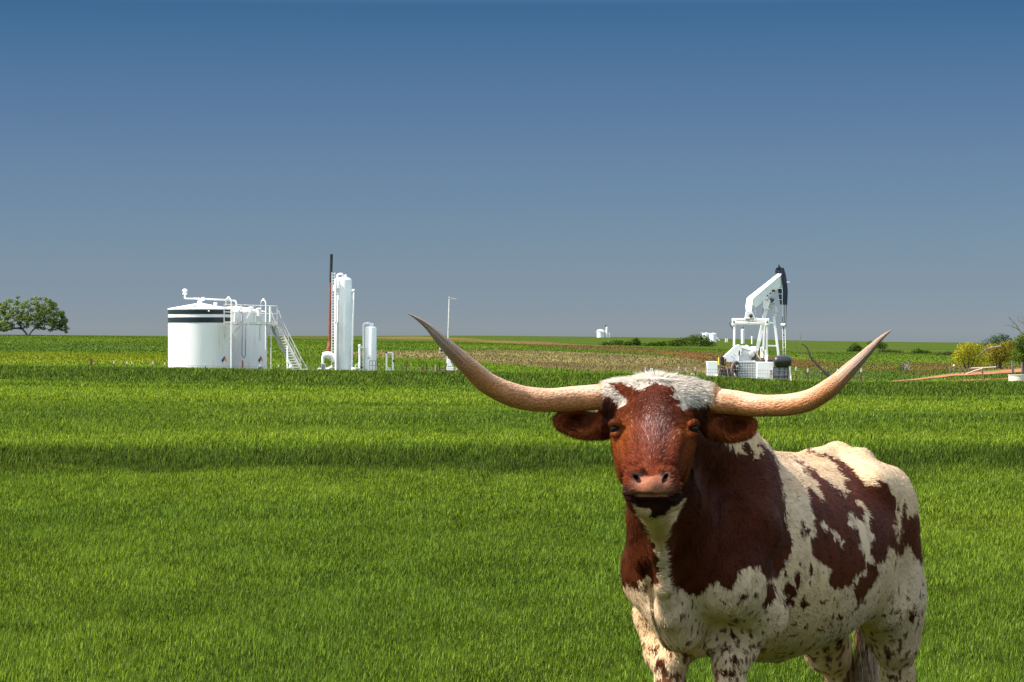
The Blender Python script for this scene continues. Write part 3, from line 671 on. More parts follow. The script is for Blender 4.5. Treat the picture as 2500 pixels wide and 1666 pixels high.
def coat(V, Nn, jit=1.0):
    """albedo at surface points V with normals Nn"""
    Y = V[:, 1]; col = 1250+F*V[:, 0]/Y; row = 833+F*(CH-V[:, 2])/Y
    ja = vnoise(V[:,0]*60, V[:,1]*60, V[:,2]*25, 11)*7+vnoise(V[:,0]*160, V[:,1]*160, V[:,2]*60, 12)*4
    jb = vnoise(V[:,0]*60, V[:,1]*60, V[:,2]*25, 13)*9+vnoise(V[:,0]*160, V[:,1]*160, V[:,2]*60, 14)*5
    c_, r_ = col+ja*jit, row+jb*jit
    n = len(V); out = np.tile(C_CREAM, (n, 1))
    big = vnoise(V[:,0]*4, V[:,1]*4, V[:,2]*4, 20); mid = vnoise(V[:,0]*14, V[:,1]*14, V[:,2]*14, 21)
    def put(m, k, a=1.0):
        w = (m.astype(float) if m.dtype == bool else m)*a; out[:] = out*(1-w[:, None])+np.asarray(k)*w[:, None]
    put(np.clip(.4+.6*big, 0, 1), C_WHITE, .40)
    # tan hair along the shoulder and back
    tp = in_poly(c_, r_, Z4([(480,220),(700,300),(900,330),(1100,400),(1300,560),(1150,560),(1000,520),(1030,620),(1100,780),(960,740),(850,720),(740,700),(690,440),(560,290)]))
    put(tp, C_TANH, .0); put(tp.astype(float)*np.clip(.55+.5*mid+.5*vnoise(c_*.02, r_*.1, c_*0, 5), 0, 1), C_TANH, .8)
    view = -(Nn*(V-np.array([0, 0, CH]))).sum(1) > -.02*9
    br = np.zeros(n, bool)
    for pl in BROWNS: br |= in_poly(c_, r_, pl)
    for pl in CREAMS: br &= ~in_poly(c_, r_, pl)
    sp = np.zeros(n, bool)
    for a, b, rx, ry in SPOTS: sp |= ((c_-a)/rx)**2+((r_-b)/ry)**2 < 1
    q = V-B0; l = q@BA; w = q@BW
    hid = (~view) & (V[:, 1] > 9.15)
    blot = vnoise(l*3.1+7, V[:,2]*2.6, np.sign(w)*3.0, 31)+.4*vnoise(l*9, V[:,2]*9, w*9, 32)
    br = np.where(hid, ((blot > .12) & (V[:,2] > .72)) | ((l < .35) & (V[:,2] > .85)), br)
    sp = np.where(hid, False, sp)
    # small flecks: denser low on the legs and belly
    cell = vnoise(V[:,0]*75, V[:,1]*75, V[:,2]*42, 41); dens = np.interp(V[:,2], [.3, .55, .75, .95, 1.2], [.20, .36, .50, .70, 1.0])
    fl = cell > dens+.06
    legm = (V[:,2] < .66) & (l < .5); fl |= legm & (vnoise(V[:,0]*85, V[:,1]*85, V[:,2]*45, 42) > np.interp(V[:,2], [.45, .54, .70], [.05, .28, .50]))
    bc = C_BROWN*(1+.25*mid[:, None])*np.interp(l, [.25, .6], [1.35, 1.85])[:, None]
    out[:] = np.where((fl & (V[:,2] < 1.15))[:, None], C_BROWN*1.8+out*.10, out)
    out[:] = np.where(sp[:, None], C_BROWN*1.3, out); out[:] = np.where(br[:, None], bc, out)
    # roan, lighter hair in some patches edges
    # ---- head and ears
    hq = V-H0; ht = hq@HD; hs = hq@HS; hn = hq@HN
    head = (V[:, 1] < 9.13) & ((np.abs(hs) < .165) & (ht > -.1) & (ht < .6) & (hn > -.26)) & ~((r_ > 1218) & (V[:,1] > 8.8))
    earm = (V[:, 1] < 9.12) & (np.abs(hs) > .11) & (row > 992) & (row < 1092)
    base = C_RED*(1+.22*mid[:, None])
    k = np.clip(1-np.abs((hs*0+hs)/.06), 0, 1)
    cc = base.copy()
    # orange cheeks and brows, darker brown temple and forehead centre, pale hairs and painted sky sheen down the face
    wv = np.exp(-(((np.abs(hs)-.095)/.035)**2)-((ht-.235)/.075)**2); cc = cc*(1-.75*wv[:, None])+C_ORANGE*.95*.75*wv[:, None]
    wv = np.exp(-((hs/.055)**2)-((ht-.08)/.06)**2); cc = cc*(1-.45*wv[:, None])+np.array([.17,.05,.03])*.45*wv[:, None]
    roan_sheen = np.exp(-(((hs-.004)/.045)**2)-((ht-.235)/.095)**2); cc = cc*(1-.16*roan_sheen[:, None])+np.array([.35,.22,.20])*.16*roan_sheen[:, None]
    wv = np.exp(-(((np.abs(hs)-.03)/.05)**2)-((ht-.12)/.05)**2); cc = cc*(1-.25*wv[:, None])
    temple = (np.abs(hs) > .125) & (row < 1030) & (row > 975); cc = np.where(temple[:, None], np.array([.075,.025,.015]), cc)
    padm = in_poly(col+ja*.3, row+jb*.3, [(1546,1154),(1570,1160),(1590,1162),(1612,1160),(1632,1154),(1640,1175),(1648,1200),(1650,1214),(1590,1216),(1540,1214),(1536,1200),(1541,1178)])
    nost = np.zeros(n, bool)
    for s_ in (-1, 1):
        nd = V-NC[s_]; nost |= (nd@NAX[s_][0]/.0172)**2+(nd@NAX[s_][1]/.0084)**2+(nd[:,1]/.03)**2 < 1
    sidem = (row > 1190+ja) & (row < 1218) & (V[:,1] < 8.85)
    cc = np.where((sidem & ~padm)[:, None], C_LIP*(1.1+.4*mid[:, None]), cc)
    pk = C_PINK*(1+.3*vnoise(V[:,0]*220, V[:,1]*220, V[:,2]*220, 52)[:, None]); edge = np.clip((np.abs(col-1591)-33)/14, 0, 1)[:, None]
    cc = np.where(padm[:, None], pk*(1-.8*edge)+C_LIP*1.2*.8*edge, cc)
    gr = padm & (row < 1163) & (np.abs(col-1590) > 14) & (vnoise(V[:,0]*250, V[:,1]*250, V[:,2]*250, 53) > -.1); cc = np.where(gr[:, None], np.array([.10,.07,.06]), cc)
    cc = np.where((nost & (V[:,1] < 8.75))[:, None], np.array([.012,.006,.005]), cc)
    under = (row > 1214) & (V[:,1] < 9.0); cc = np.where(under[:, None], C_BROWN*1.2, cc)
    eyeb = ((np.abs(col-1597.5)-96.5)**2/13**2+(row-1047)**2/8**2 < 1) & (V[:,1] < 8.95); cc = np.where(eyeb[:, None], np.array([.035,.012,.008]), cc)
    chin = in_poly(c_, row+jb*.5, CHIN) | ((row > 1213) & (row < 1228) & (V[:,1] < 8.82)); cc = np.where(chin[:, None], C_CHIN, cc)
    white = in_poly(c_, r_, W_POLL) | ((V[:,2] > 1.50) & (row < 925)); cc = np.where(white[:, None], C_WHITE*1.0, cc)
    out[:] = np.where(head[:, None], cc, out)
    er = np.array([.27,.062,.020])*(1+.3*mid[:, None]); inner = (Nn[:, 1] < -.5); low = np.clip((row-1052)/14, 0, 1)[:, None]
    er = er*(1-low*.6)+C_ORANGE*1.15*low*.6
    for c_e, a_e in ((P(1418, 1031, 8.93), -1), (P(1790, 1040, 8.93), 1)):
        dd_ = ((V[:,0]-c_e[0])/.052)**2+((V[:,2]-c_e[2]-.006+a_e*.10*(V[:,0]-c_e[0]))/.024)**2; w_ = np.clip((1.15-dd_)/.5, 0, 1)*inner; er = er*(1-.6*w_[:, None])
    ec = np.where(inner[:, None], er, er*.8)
    cond = earm & ~head
    out[:] = np.where(cond[:, None], ec, out)
    th = in_poly(c_, r_, THROAT) & (V[:,1] < 9.4) & ~in_poly(c_, row+jb*.5, CHIN); out[:] = np.where(th[:, None], C_CREAM*.95, out)
    hoof = V[:,2] < .075; out[:] = np.where(hoof[:, None], np.array([.05,.04,.035]), out)
    horn_crust = (V[:,1] < 9.05) & (((col < 1472) & (col > 1440)) | ((col > 1742) & (col < 1775))) & (row > 925) & (row < 1003); cr_ = np.array([.42,.22,.11])*(1+.5*vnoise(V[:,0]*150, V[:,1]*150, V[:,2]*150, 54)[:, None])
    out[:] = np.where(horn_crust[:, None], cr_, out)
    tail = (l > 1.735) & (V[:,2] < .95) & (np.abs(w) < .09); out[:] = np.where(tail[:, None], np.array([.52,.36,.21]), out)
    return np.clip(out, .004, .85)

def flow(V, Nn):
    """hair direction field"""
    hq = V-H0; ht = hq@HD; hs = hq@HS
    q = V-B0; l = q@BA; w = q@BW
    d = np.tile(BA*1.0-BZ*.8, (len(V), 1)); leg = V[:,2] < .62; d[leg] = BA*.25-BZ
    front = (l < .2) & ~leg; d[front] = -BZ+BW*.2
    sh = (V[:,2] > 1.1) & ~front; d[sh] = BA*1.0+BW*.25-BZ*.25
    head = (V[:,1] < 9.13) & (np.abs(hs) < .17)
    wh = ht-.02
    dh = HS[None, :]*(hs/.06)[:, None]+HD[None, :]*(np.sign(wh)*np.clip(np.abs(wh)/.03, .4, 2))[:, None]
    up = (ht > .21); dh[up] = (HS[None, :]*(hs[up]/.10)[:, None]+HD[None, :]*(-.9))
    lo = ht > .33; dh[lo] = HS[None, :]*(hs[lo]/.06)[:, None]-HD[None, :]*.5
    d[head] = dh[head]
    ear_ = (V[:,1] < 9.12) & (np.abs(hs) > .13) & (V[:,2] < 1.46) & (V[:,2] > 1.28)
    d[ear_] = HS[None, :]*np.sign(hs[ear_])[:, None]*.7+np.array([0, -.1, -1.0])
    boss = (np.abs(hs) > .07) & (ht < .09) & head; d[boss] = HS[None, :]*np.sign(hs[boss])[:, None]+np.array([0, 0, -.15])
    return d

def build_cow(fur=1.0, h=.011):
    V, Q = surface_nets([axis_pts(.10, 1.80, h, .27, .63, .0058), axis_pts(8.50, 11.15, h, 8.56, 8.96, .0062), axis_pts(-.03, 1.60, h, 1.12, 1.56, .0058)])
    V = project(V, 2); V, Q = subdivide(V, Q); V = project(V, 2)
    # keep the largest connected piece by dropping faces far outside is not needed: field is one body
    Nn = grad(V); Nn /= np.maximum(np.linalg.norm(Nn, axis=1, keepdims=True), 1e-9)
    # skin creases and muscle relief
    q = V-B0; l = q@BA; w = q@BW; z = V[:, 2]
    rel = .0035*vnoise(l*9, w*9, z*5, 60)+.0018*vnoise(V[:,0]*34, V[:,1]*34, V[:,2]*30, 61)
    ribs = .004*np.sin(l*2*math.pi/.075+z*3)*np.clip((l-.5)/.15, 0, 1)*np.clip((1.12-l)/.15, 0, 1)*np.clip((z-.75)/.15, 0, 1)*np.clip((1.12-z)/.15, 0, 1)
    nk = .004*np.sin((V[:,0]*.9+V[:,1]*.5-z*.35)*2*math.pi/.07)*np.clip((l+.25)/.2, 0, 1)*np.clip((.2-l)/.15, 0, 1)*(z > .85)*(z < 1.25)
    hm = (V[:,1] < 9.1)
    V = V+Nn*(np.where(hm & (np.abs(V[:,0]-.45) < .2), rel*.35, rel+ribs+nk))[:, None]
    colr = coat(V, Nn)
    root = empty('longhorn_cow', bp(.8, 0, 0), 'brown and cream speckled longhorn steer with very wide horns, facing the camera', 'cow')
    rl = np.array(root.location)
    m, nt, b = new_mat('cow_hide'); N = nt.nodes.new; L = nt.links.new
    at = N('ShaderNodeAttribute'); at.attribute_name = 'Col'; L(at.outputs['Color'], b.inputs['Base Color'])
    b.inputs['Roughness'].default_value = .5; b.inputs['Specular IOR Level'].default_value = .035
    t = N('ShaderNodeTexCoord'); n1 = N('ShaderNodeTexNoise'); n1.inputs['Scale'].default_value = 260; n1.inputs['Detail'].default_value = 3
    L(t.outputs['Object'], n1.inputs['Vector']); bpn = N('ShaderNodeBump'); bpn.inputs['Strength'].default_value = .35; bpn.inputs['Distance'].default_value = .004
    L(n1.outputs['Fac'], bpn.inputs['Height']); L(bpn.outputs[0], b.inputs['Normal'])
    # ---- hair: thin tapered triangles lying along the coat
    A = V[Q]; ar = .5*np.linalg.norm(np.cross(A[:,2]-A[:,0], A[:,3]-A[:,1]), axis=1); cen = A.mean(1)
    hs = (cen-H0)@HS; headm = (cen[:,1] < 9.13) & (cen[:,2] > 1.10)
    weight = ar*np.where(headm, 3.4, 1.0)*np.where(cen[:,2] < .25, .1, 1)*np.where(Nn[Q[:,0]][:,1] > .55, .25, 1)
    n = int(330000*fur); fi = rng.choice(len(Q), n, p=weight/weight.sum())
    u, v_ = rng.uniform(0, 1, n)[:, None], rng.uniform(0, 1, n)[:, None]
    def bil(X): X = X[Q[fi]]; return (X[:,0]*(1-u)+X[:,1]*u)*(1-v_)+(X[:,3]*(1-u)+X[:,2]*u)*v_
    R_ = bil(V); NR = bil(Nn); NR /= np.linalg.norm(NR, axis=1, keepdims=True); D = flow(R_, NR)
    D = D-NR*(D*NR).sum(1)[:, None]; D /= np.maximum(np.linalg.norm(D, axis=1, keepdims=True), 1e-6)
    D += rng.normal(0, .22, (n, 3)); D -= NR*(D*NR).sum(1)[:, None]; D /= np.linalg.norm(D, axis=1, keepdims=True)
    hc = coat(R_, NR, .8); crust = (R_[:,1] < 9.05) & (R_[:,2] > 1.38)
    row = 833+F*(CH-R_[:,2])/R_[:,1]; hsr = (R_-H0)@HS; htr = (R_-H0)@HD; inh = (R_[:,1] < 9.13) & (R_[:,2] > 1.10)
    pad = inh & (row > 1160) & (row < 1217) & (np.abs(1250+F*R_[:,0]/R_[:,1]-1590) < 42) & (R_[:,1] < 8.75)
    Ln = np.where(inh, .013, .017); tilt = np.where(inh, .28, .13)
    poll = inh & (htr < .035) & (np.abs(hsr) < .055); Ln = np.where(poll, .020, Ln); tilt = np.where(poll, .42, tilt)
    wm = inh & (htr < .09) & (np.abs(hsr) >= .055); Ln = np.where(wm, .017, Ln); tilt = np.where(wm, .28, tilt)
    ei = (np.abs(hsr) > .15) & inh & (row > 995) & (row < 1090); Ln = np.where(ei, .016, Ln); tilt = np.where(ei, .35, tilt)
    ed = np.minimum(np.linalg.norm(R_-P(1501, 1047, 8.825), axis=1), np.linalg.norm(R_-P(1694, 1047, 8.825), axis=1)); Ln = np.where(ed < .030, .006, Ln); Ln = np.where(ed < .017, .0004, Ln)
    tl = (((R_-B0)@BA) > 1.735) & (R_[:,2] < .95); Ln = np.where(tl, .05, Ln)
    chn = inh & (row > 1216); Ln = np.where(chn, .013, Ln); ecol = 1250+F*R_[:,0]/R_[:,1]; Ln = np.where(inh & ((ecol < 1474) | (ecol > 1740)) & (row < 1012), .006, Ln); Ln *= rng.uniform(.55, 1.25, n); Ln = np.where(pad, .0012, Ln)
    tilt = tilt*rng.uniform(.3, 1.7, n)
    tip = R_+D*Ln[:, None]+NR*(Ln*tilt)[:, None]; side = np.cross(D, NR); wd = np.where(inh, .0019, .0024)*rng.uniform(.7, 1.3, n)
    a0 = R_-side*wd[:, None]/2-NR*.001; a1 = R_+side*wd[:, None]/2-NR*.001
    hv = np.stack([a0, a1, tip], 1).reshape(-1, 3)
    roan_sheen_h = inh*np.exp(-(((hsr-.004)/.036)**2)-((htr-.225)/.085)**2)*.34+inh*np.exp(-(((hsr)/.03)**2)-((htr-.03)/.025)**2)*.30  # pale hairs; gloss of the face is put into their colour too
    wh_ = rng.uniform(0, 1, n) < roan_sheen_h; hc[wh_] = np.array([.34,.235,.215])
    brt = (rng.uniform(.50, 1.55, n))[:, None]; lum = hc.sum(1, keepdims=True)
    hc = hc*np.where(lum < .75, brt*1.05, .80+.26*(brt-.5)/1.05)
    c3 = np.repeat(hc, 3, axis=0)
    AV = np.concatenate([V, hv])-rl; nq = len(Q); nb = len(V)
    idx = np.concatenate([Q.ravel(), np.arange(nb, nb+3*n)])
    ls = np.concatenate([np.arange(nq)*4, nq*4+np.arange(n)*3]); lt = np.concatenate([np.full(nq, 4), np.full(n, 3)])
    me = fast_mesh('body', AV, idx, ls, lt, [m], True, root); set_col(me.data, np.concatenate([colr*.92, np.clip(c3, 0, .9)]))
    # hair takes the shading normal of the hide it grows from
    nrm = np.concatenate([Nn, np.repeat(NR*.8+rng.normal(0, .30, (n, 3)), 3, axis=0)]); nrm /= np.linalg.norm(nrm, axis=1, keepdims=True)
    me.data.normals_split_custom_set_from_vertices(nrm.astype(np.float32))
    print('cow verts', nb, 'hairs', n)
    # ---- horns
    def horn_mat():
        m, nt, b = new_mat('horn'); N = nt.nodes.new; L = nt.links.new
        a = N('ShaderNodeAttribute'); a.attribute_name = 'Col'; t = N('ShaderNodeAttribute'); t.attribute_name = 'uvw'
        n1 = N('ShaderNodeTexNoise'); n1.inputs['Scale'].default_value = 1; n1.inputs['Detail'].default_value = 6; L(t.outputs['Vector'], n1.inputs['Vector'])
        r = N('ShaderNodeValToRGB'); r.color_ramp.elements[0].position = .36; r.color_ramp.elements[1].position = .66
        r.color_ramp.elements[0].color = (.66,.56,.48,1); r.color_ramp.elements[1].color = (1.2,1.2,1.2,1)
        L(n1.outputs['Fac'], r.inputs[0]); mx = N('ShaderNodeMixRGB'); mx.blend_type = 'MULTIPLY'; mx.inputs[0].default_value = .9
        L(a.outputs['Color'], mx.inputs[1]); L(r.outputs[0], mx.inputs[2]); L(mx.outputs[0], b.inputs['Base Color'])
        b.inputs['Roughness'].default_value = .48; b.inputs['Specular IOR Level'].default_value = .4
        bp_ = N('ShaderNodeBump'); bp_.inputs['Strength'].default_value = .8; bp_.inputs['Distance'].default_value = .006
        L(n1.outputs['Fac'], bp_.inputs['Height']); L(bp_.outputs[0], b.inputs['Normal']); return m
    hm_ = horn_mat()
    LH = [(1480,966,29,8.955),(1447,971,31.5,8.95),(1405,974,31,8.94),(1362,977,30,8.92),(1320,977,29.5,8.90),(1277,972,29,8.88),(1235,959,28.5,8.85),(1192,937,26.5,8.82),(1161,911,24,8.79),(1129,882,21,8.76),(1099,852,17.5,8.73),(1069,822,12.5,8.70),(1044,797,8,8.68),(1018,778,4,8.66),(996,766,1.0,8.65)]
    RH = [(1728,977,29,8.955),(1758,980,31,8.95),(1802,984.5,29.5,8.94),(1842,990,28,8.92),(1883,991,27,8.90),(1924,989,26.5,8.88),(1965,981,26,8.86),(1995,968,25,8.84),(2026,947,23.5,8.81),(2050,927,20.5,8.79),(2077,900,17,8.77),(2103.5,874,13,8.75),(2128,849,9.5,8.73),(2152,825,5.5,8.71),(2177,806,1.0,8.69)]
    for H in (LH, RH):
        k = np.arange(len(H)); kk = np.linspace(0, len(H)-1, 150); a = np.array(H)
        def cr_(v):
            o = np.zeros(len(kk))
            for j, x in enumerate(kk):
                i = min(int(x), len(H)-2); t = x-i; p = [v[max(0, min(len(H)-1, i+d))] for d in (-1, 0, 1, 2)]
                o[j] = .5*((2*p[1])+(-p[0]+p[2])*t+(2*p[0]-5*p[1]+4*p[2]-p[3])*t*t+(-p[0]+3*p[1]-3*p[2]+p[3])*t**3)
            return o
        cx, cy, cr2, cz = cr_(a[:,0]), cr_(a[:,1]), cr_(a[:,2]), cr_(a[:,3])
        pts = np.stack([(cx-1250)*cz/F, cz, CH-(cy-833)*cz/F], 1); rad = np.maximum(cr2, .8)*cz/F
        nn = 56; v = []; uvw = []; cl = []; prev = None; s_acc = 0
        for i in range(len(pts)):
            d = pts[min(i+1, len(pts)-1)]-pts[max(i-1, 0)]; d /= np.linalg.norm(d)
            sx = np.array([0, 0, 1.0]) if prev is None else prev
            sx = sx-d*sx.dot(d); sx /= np.linalg.norm(sx); prev = sx; uy = np.cross(d, sx)
            if i: s_acc += np.linalg.norm(pts[i]-pts[i-1])
            u_ = i/(len(pts)-1); th = np.arange(nn)*2*math.pi/nn
            ridge = .035*np.clip((u_-.5)/.25, 0, 1)*vnoise(np.cos(th)*6, np.sin(th)*6, np.full(nn, s_acc*3), 71)*1.6
            lump = .035*vnoise(np.full(nn, s_acc*16), np.cos(th)*.8, np.sin(th)*.8, 72)
            rr = rad[i]*(1+ridge+lump)
            pos = pts[i]+rr[:, None]*(np.cos(th)[:, None]*sx+np.sin(th)[:, None]*uy); v.append(pos)
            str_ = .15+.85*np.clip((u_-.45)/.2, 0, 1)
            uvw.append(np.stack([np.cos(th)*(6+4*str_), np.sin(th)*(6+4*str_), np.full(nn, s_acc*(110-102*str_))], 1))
            lit_top = np.clip(np.cos(th)*1.4+.1+.5*vnoise(np.cos(th)*3, np.sin(th)*3, np.full(nn, s_acc*14), 73), 0, 1)  # paler upper side: light from above put into the horn colour
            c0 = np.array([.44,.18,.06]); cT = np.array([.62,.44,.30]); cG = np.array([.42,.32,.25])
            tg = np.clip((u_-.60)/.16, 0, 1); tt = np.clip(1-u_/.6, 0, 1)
            cb = c0[None]*(1-lit_top[:, None]*(.35+.5*tt))+cT[None]*lit_top[:, None]*(.35+.5*tt)
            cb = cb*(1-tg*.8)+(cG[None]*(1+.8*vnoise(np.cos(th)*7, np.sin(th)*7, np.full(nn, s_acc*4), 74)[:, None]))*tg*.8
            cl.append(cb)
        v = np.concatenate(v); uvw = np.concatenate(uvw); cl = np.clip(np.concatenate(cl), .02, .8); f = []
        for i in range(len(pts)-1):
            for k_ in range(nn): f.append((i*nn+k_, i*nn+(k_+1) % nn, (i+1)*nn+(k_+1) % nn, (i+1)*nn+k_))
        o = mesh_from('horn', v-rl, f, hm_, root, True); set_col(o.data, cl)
        ua = o.data.attributes.new('uvw', 'FLOAT_VECTOR', 'POINT'); ua.data.foreach_set('vector', uvw.astype(np.float32).ravel())
        bm = bmesh.new(); bm.from_mesh(o.data); bmesh.ops.recalc_face_normals(bm, faces=bm.faces); bm.to_mesh(o.data); bm.free()
    # ---- eyes
    me_, nt, b = new_mat('eye'); b.inputs['Base Color'].default_value = (.012,.006,.005,1); b.inputs['Roughness'].default_value = .12; b.inputs['Specular IOR Level'].default_value = .22
    for s in (-1, 1):
        c = P((1501 if s < 0 else 1694)-s*.5, 1047, 8.8360); MB().ball(c, .0172, 24).build('eye', me_, root, smooth=True)
    # ---- whiskers
    wm_, nt, b = new_mat('whisker'); b.inputs['Base Color'].default_value = (.22,.12,.08,1)
    for s in (-1, 1):
        for i in range(9):
            r0 = random.uniform(1180, 1212); c0 = 1592+s*random.uniform(46, 53); p0 = P(c0, r0, 8.672); d = np.array([s*random.uniform(.6, 1), -.3, random.uniform(-.3, .4)]); d /= np.linalg.norm(d); L_ = random.uniform(.015, .035)
            MB().tube([p0, p0+d*L_*.5, p0+d*L_+[0, 0, -.004]], .0005, 4).build('whisker', wm_, root)
    # ---- tail switch
    tb = MB(); tm = noise_mat('tail_hair', (.30,.20,.12), (.62,.46,.30), 40, .6)
    base = bp(1.79, -.04, .62)
    for i in range(420):
        a = random.uniform(0, 6.28); r = random.uniform(0, .028); p0 = base+np.array([math.cos(a)*r, math.sin(a)*r, random.uniform(-.12, .08)]); L_ = random.uniform(.25, .42); k = random.uniform(.5, 1.6)
        pp = [p0+np.array([math.cos(a)*.028*k*t*(1.6-t)+.012*math.sin(t*9+i % 3), math.sin(a)*.03*k*t*(1.6-t), -L_*t]) for t in np.linspace(0, 1, 6)]
        tb.tube(pp, .0022, 3, r2=.0006, caps=False)
    tb.build('tail_switch', tm, root)
    return root

# ------------------------------------------------------------------ oil-lease equipment behind the first ridge
YE = 226.0
def gz(X, Y): return float(ground_z([X], [Y])[0])
def gcol(col, Y): X = (col-1250)*Y/F; return X, Y, gz(X, Y)
def base_row(col, Y): return 833+F*(CH-gcol(col, Y)[2])/Y
def Y_at(col, row, y0=190., y1=2500.):
    ys = np.exp(np.linspace(math.log(y0), math.log(y1), 3000)); zz = ground_z((col-1250)*ys/F, ys)
    rr = 833+F*(CH-zz)/ys; vis = np.minimum.accumulate(rr); i = np.argmax(vis <= row)
    return float(ys[i]) if (vis <= row).any() else 1500.
def px(Y): return Y/F            # metres per photo pixel at depth Y

def pipe(name, pts, r, mat, parent=None, n=10, r2=None):
    p = [P(*q) for q in pts]
    return MB().tube(p, r, n, r2=r2).build(name, mat, parent, smooth=True)

def ladder(parent, a, b, w, rungs, mat, rail=.03, dirv=(1, 0, 0), split=True):
    a, b = np.array(a), np.array(b); d = np.array(dirv, float)*w/2
    for s in (-1, 1): MB().bar(a+s*d, b+s*d, rail, rail).build('rail', mat, parent)
    for i in range(rungs):
        t = (i+.5)/rungs; p = a*(1-t)+b*t; MB().bar(p-d, p+d, rail*.8, rail*.8).build('rung', mat, parent)

def hazard(parent, c, r, ang, z, size):
    """square standing on its corner, four coloured quarters, wrapped on the tank wall"""
    n = np.array([math.sin(ang), -math.cos(ang), 0]); t = np.array([math.cos(ang), math.sin(ang), 0]); u = np.array([0, 0, 1.0])
    o = np.array([c[0], c[1], z])+n*(r+.02); rl = np.array(parent.location); h = size/2
    W = lambda a, b: tuple(o+t*a+u*b-n*0.0-rl)
    v = []; f = []; 
    for k, (cx, cz) in enumerate(((0, h), (-h, 0), (h, 0), (0, -h))):
        q = h*.94; i = len(v); v += [W(cx, cz+q), W(cx-q, cz), W(cx, cz-q), W(cx+q, cz)]; f.append((i, i+1, i+2, i+3))
    ob = mesh_from('hazard_diamond', v, f, [M['red'], M['blue'], M['yellow'], M['white']], parent)
    for i, p in enumerate(ob.data.polygons): p.material_index = i
    cap = MB()
    for i in range(7):
        a = (i-3)*.085; q = o+t*a+u*(-size-.28)-n*.012
        cap.bar(q-t*.045, q+t*.045, .02, .08+.03*(i%3))
    cap.build('stencilled_caption', M['black'], parent)

def storage_tank(col, Y, rpx, row_top, row_apex, label, banded):
    X, Y, z0 = gcol(col, Y); r = rpx*px(Y); zt = CH-(row_top-833)*px(Y); za = CH-(row_apex-833)*px(Y)
    t = empty('storage_tank', (X, Y, z0-.3), label, 'tank', 'storage tanks of the near tank battery')
    H = zt-z0+.3; c = (X, Y, z0-.3)
    prof = [(r, 0)]
    prof += [(r, H)]
    MB().lathe(c, prof, 72).build('shell', M['tankwhite'], t, smooth=True)
    roof = MB().lathe((X, Y, zt+.004), [(r+.03, 0), (r+.03, .04), (r*.9, .1*(za-zt)+.04), (.25, za-zt), (.02, za-zt+.01)], 72).build('roof', M['white'], t, smooth=True)
    rim = MB().lathe((X, Y, zt-.05), [(r+.035, 0), (r+.05, .03), (r+.035, .054)], 72, close=False).build('rim', M['white'], t, smooth=True)
    a1 = np.array([X-.02*r, Y-.02, za+.01]); a2 = np.array([X-.12*r, Y-r*.93, zt+.14])
    MB().bar(a1, a2, .06, .05).build('roof_seam', M['grey'], roof)
    if banded:
        for r1, r2 in banded:
            za_, zb_ = CH-(r1-833)*px(Y), CH-(r2-833)*px(Y)
            MB().lathe((X, Y, zb_), [(r+.016, 0), (r+.016, za_-zb_)], 72, close=False).build('painted_band', M['band'], t, smooth=True)
    return t, (X, Y, z0), r, zt, za

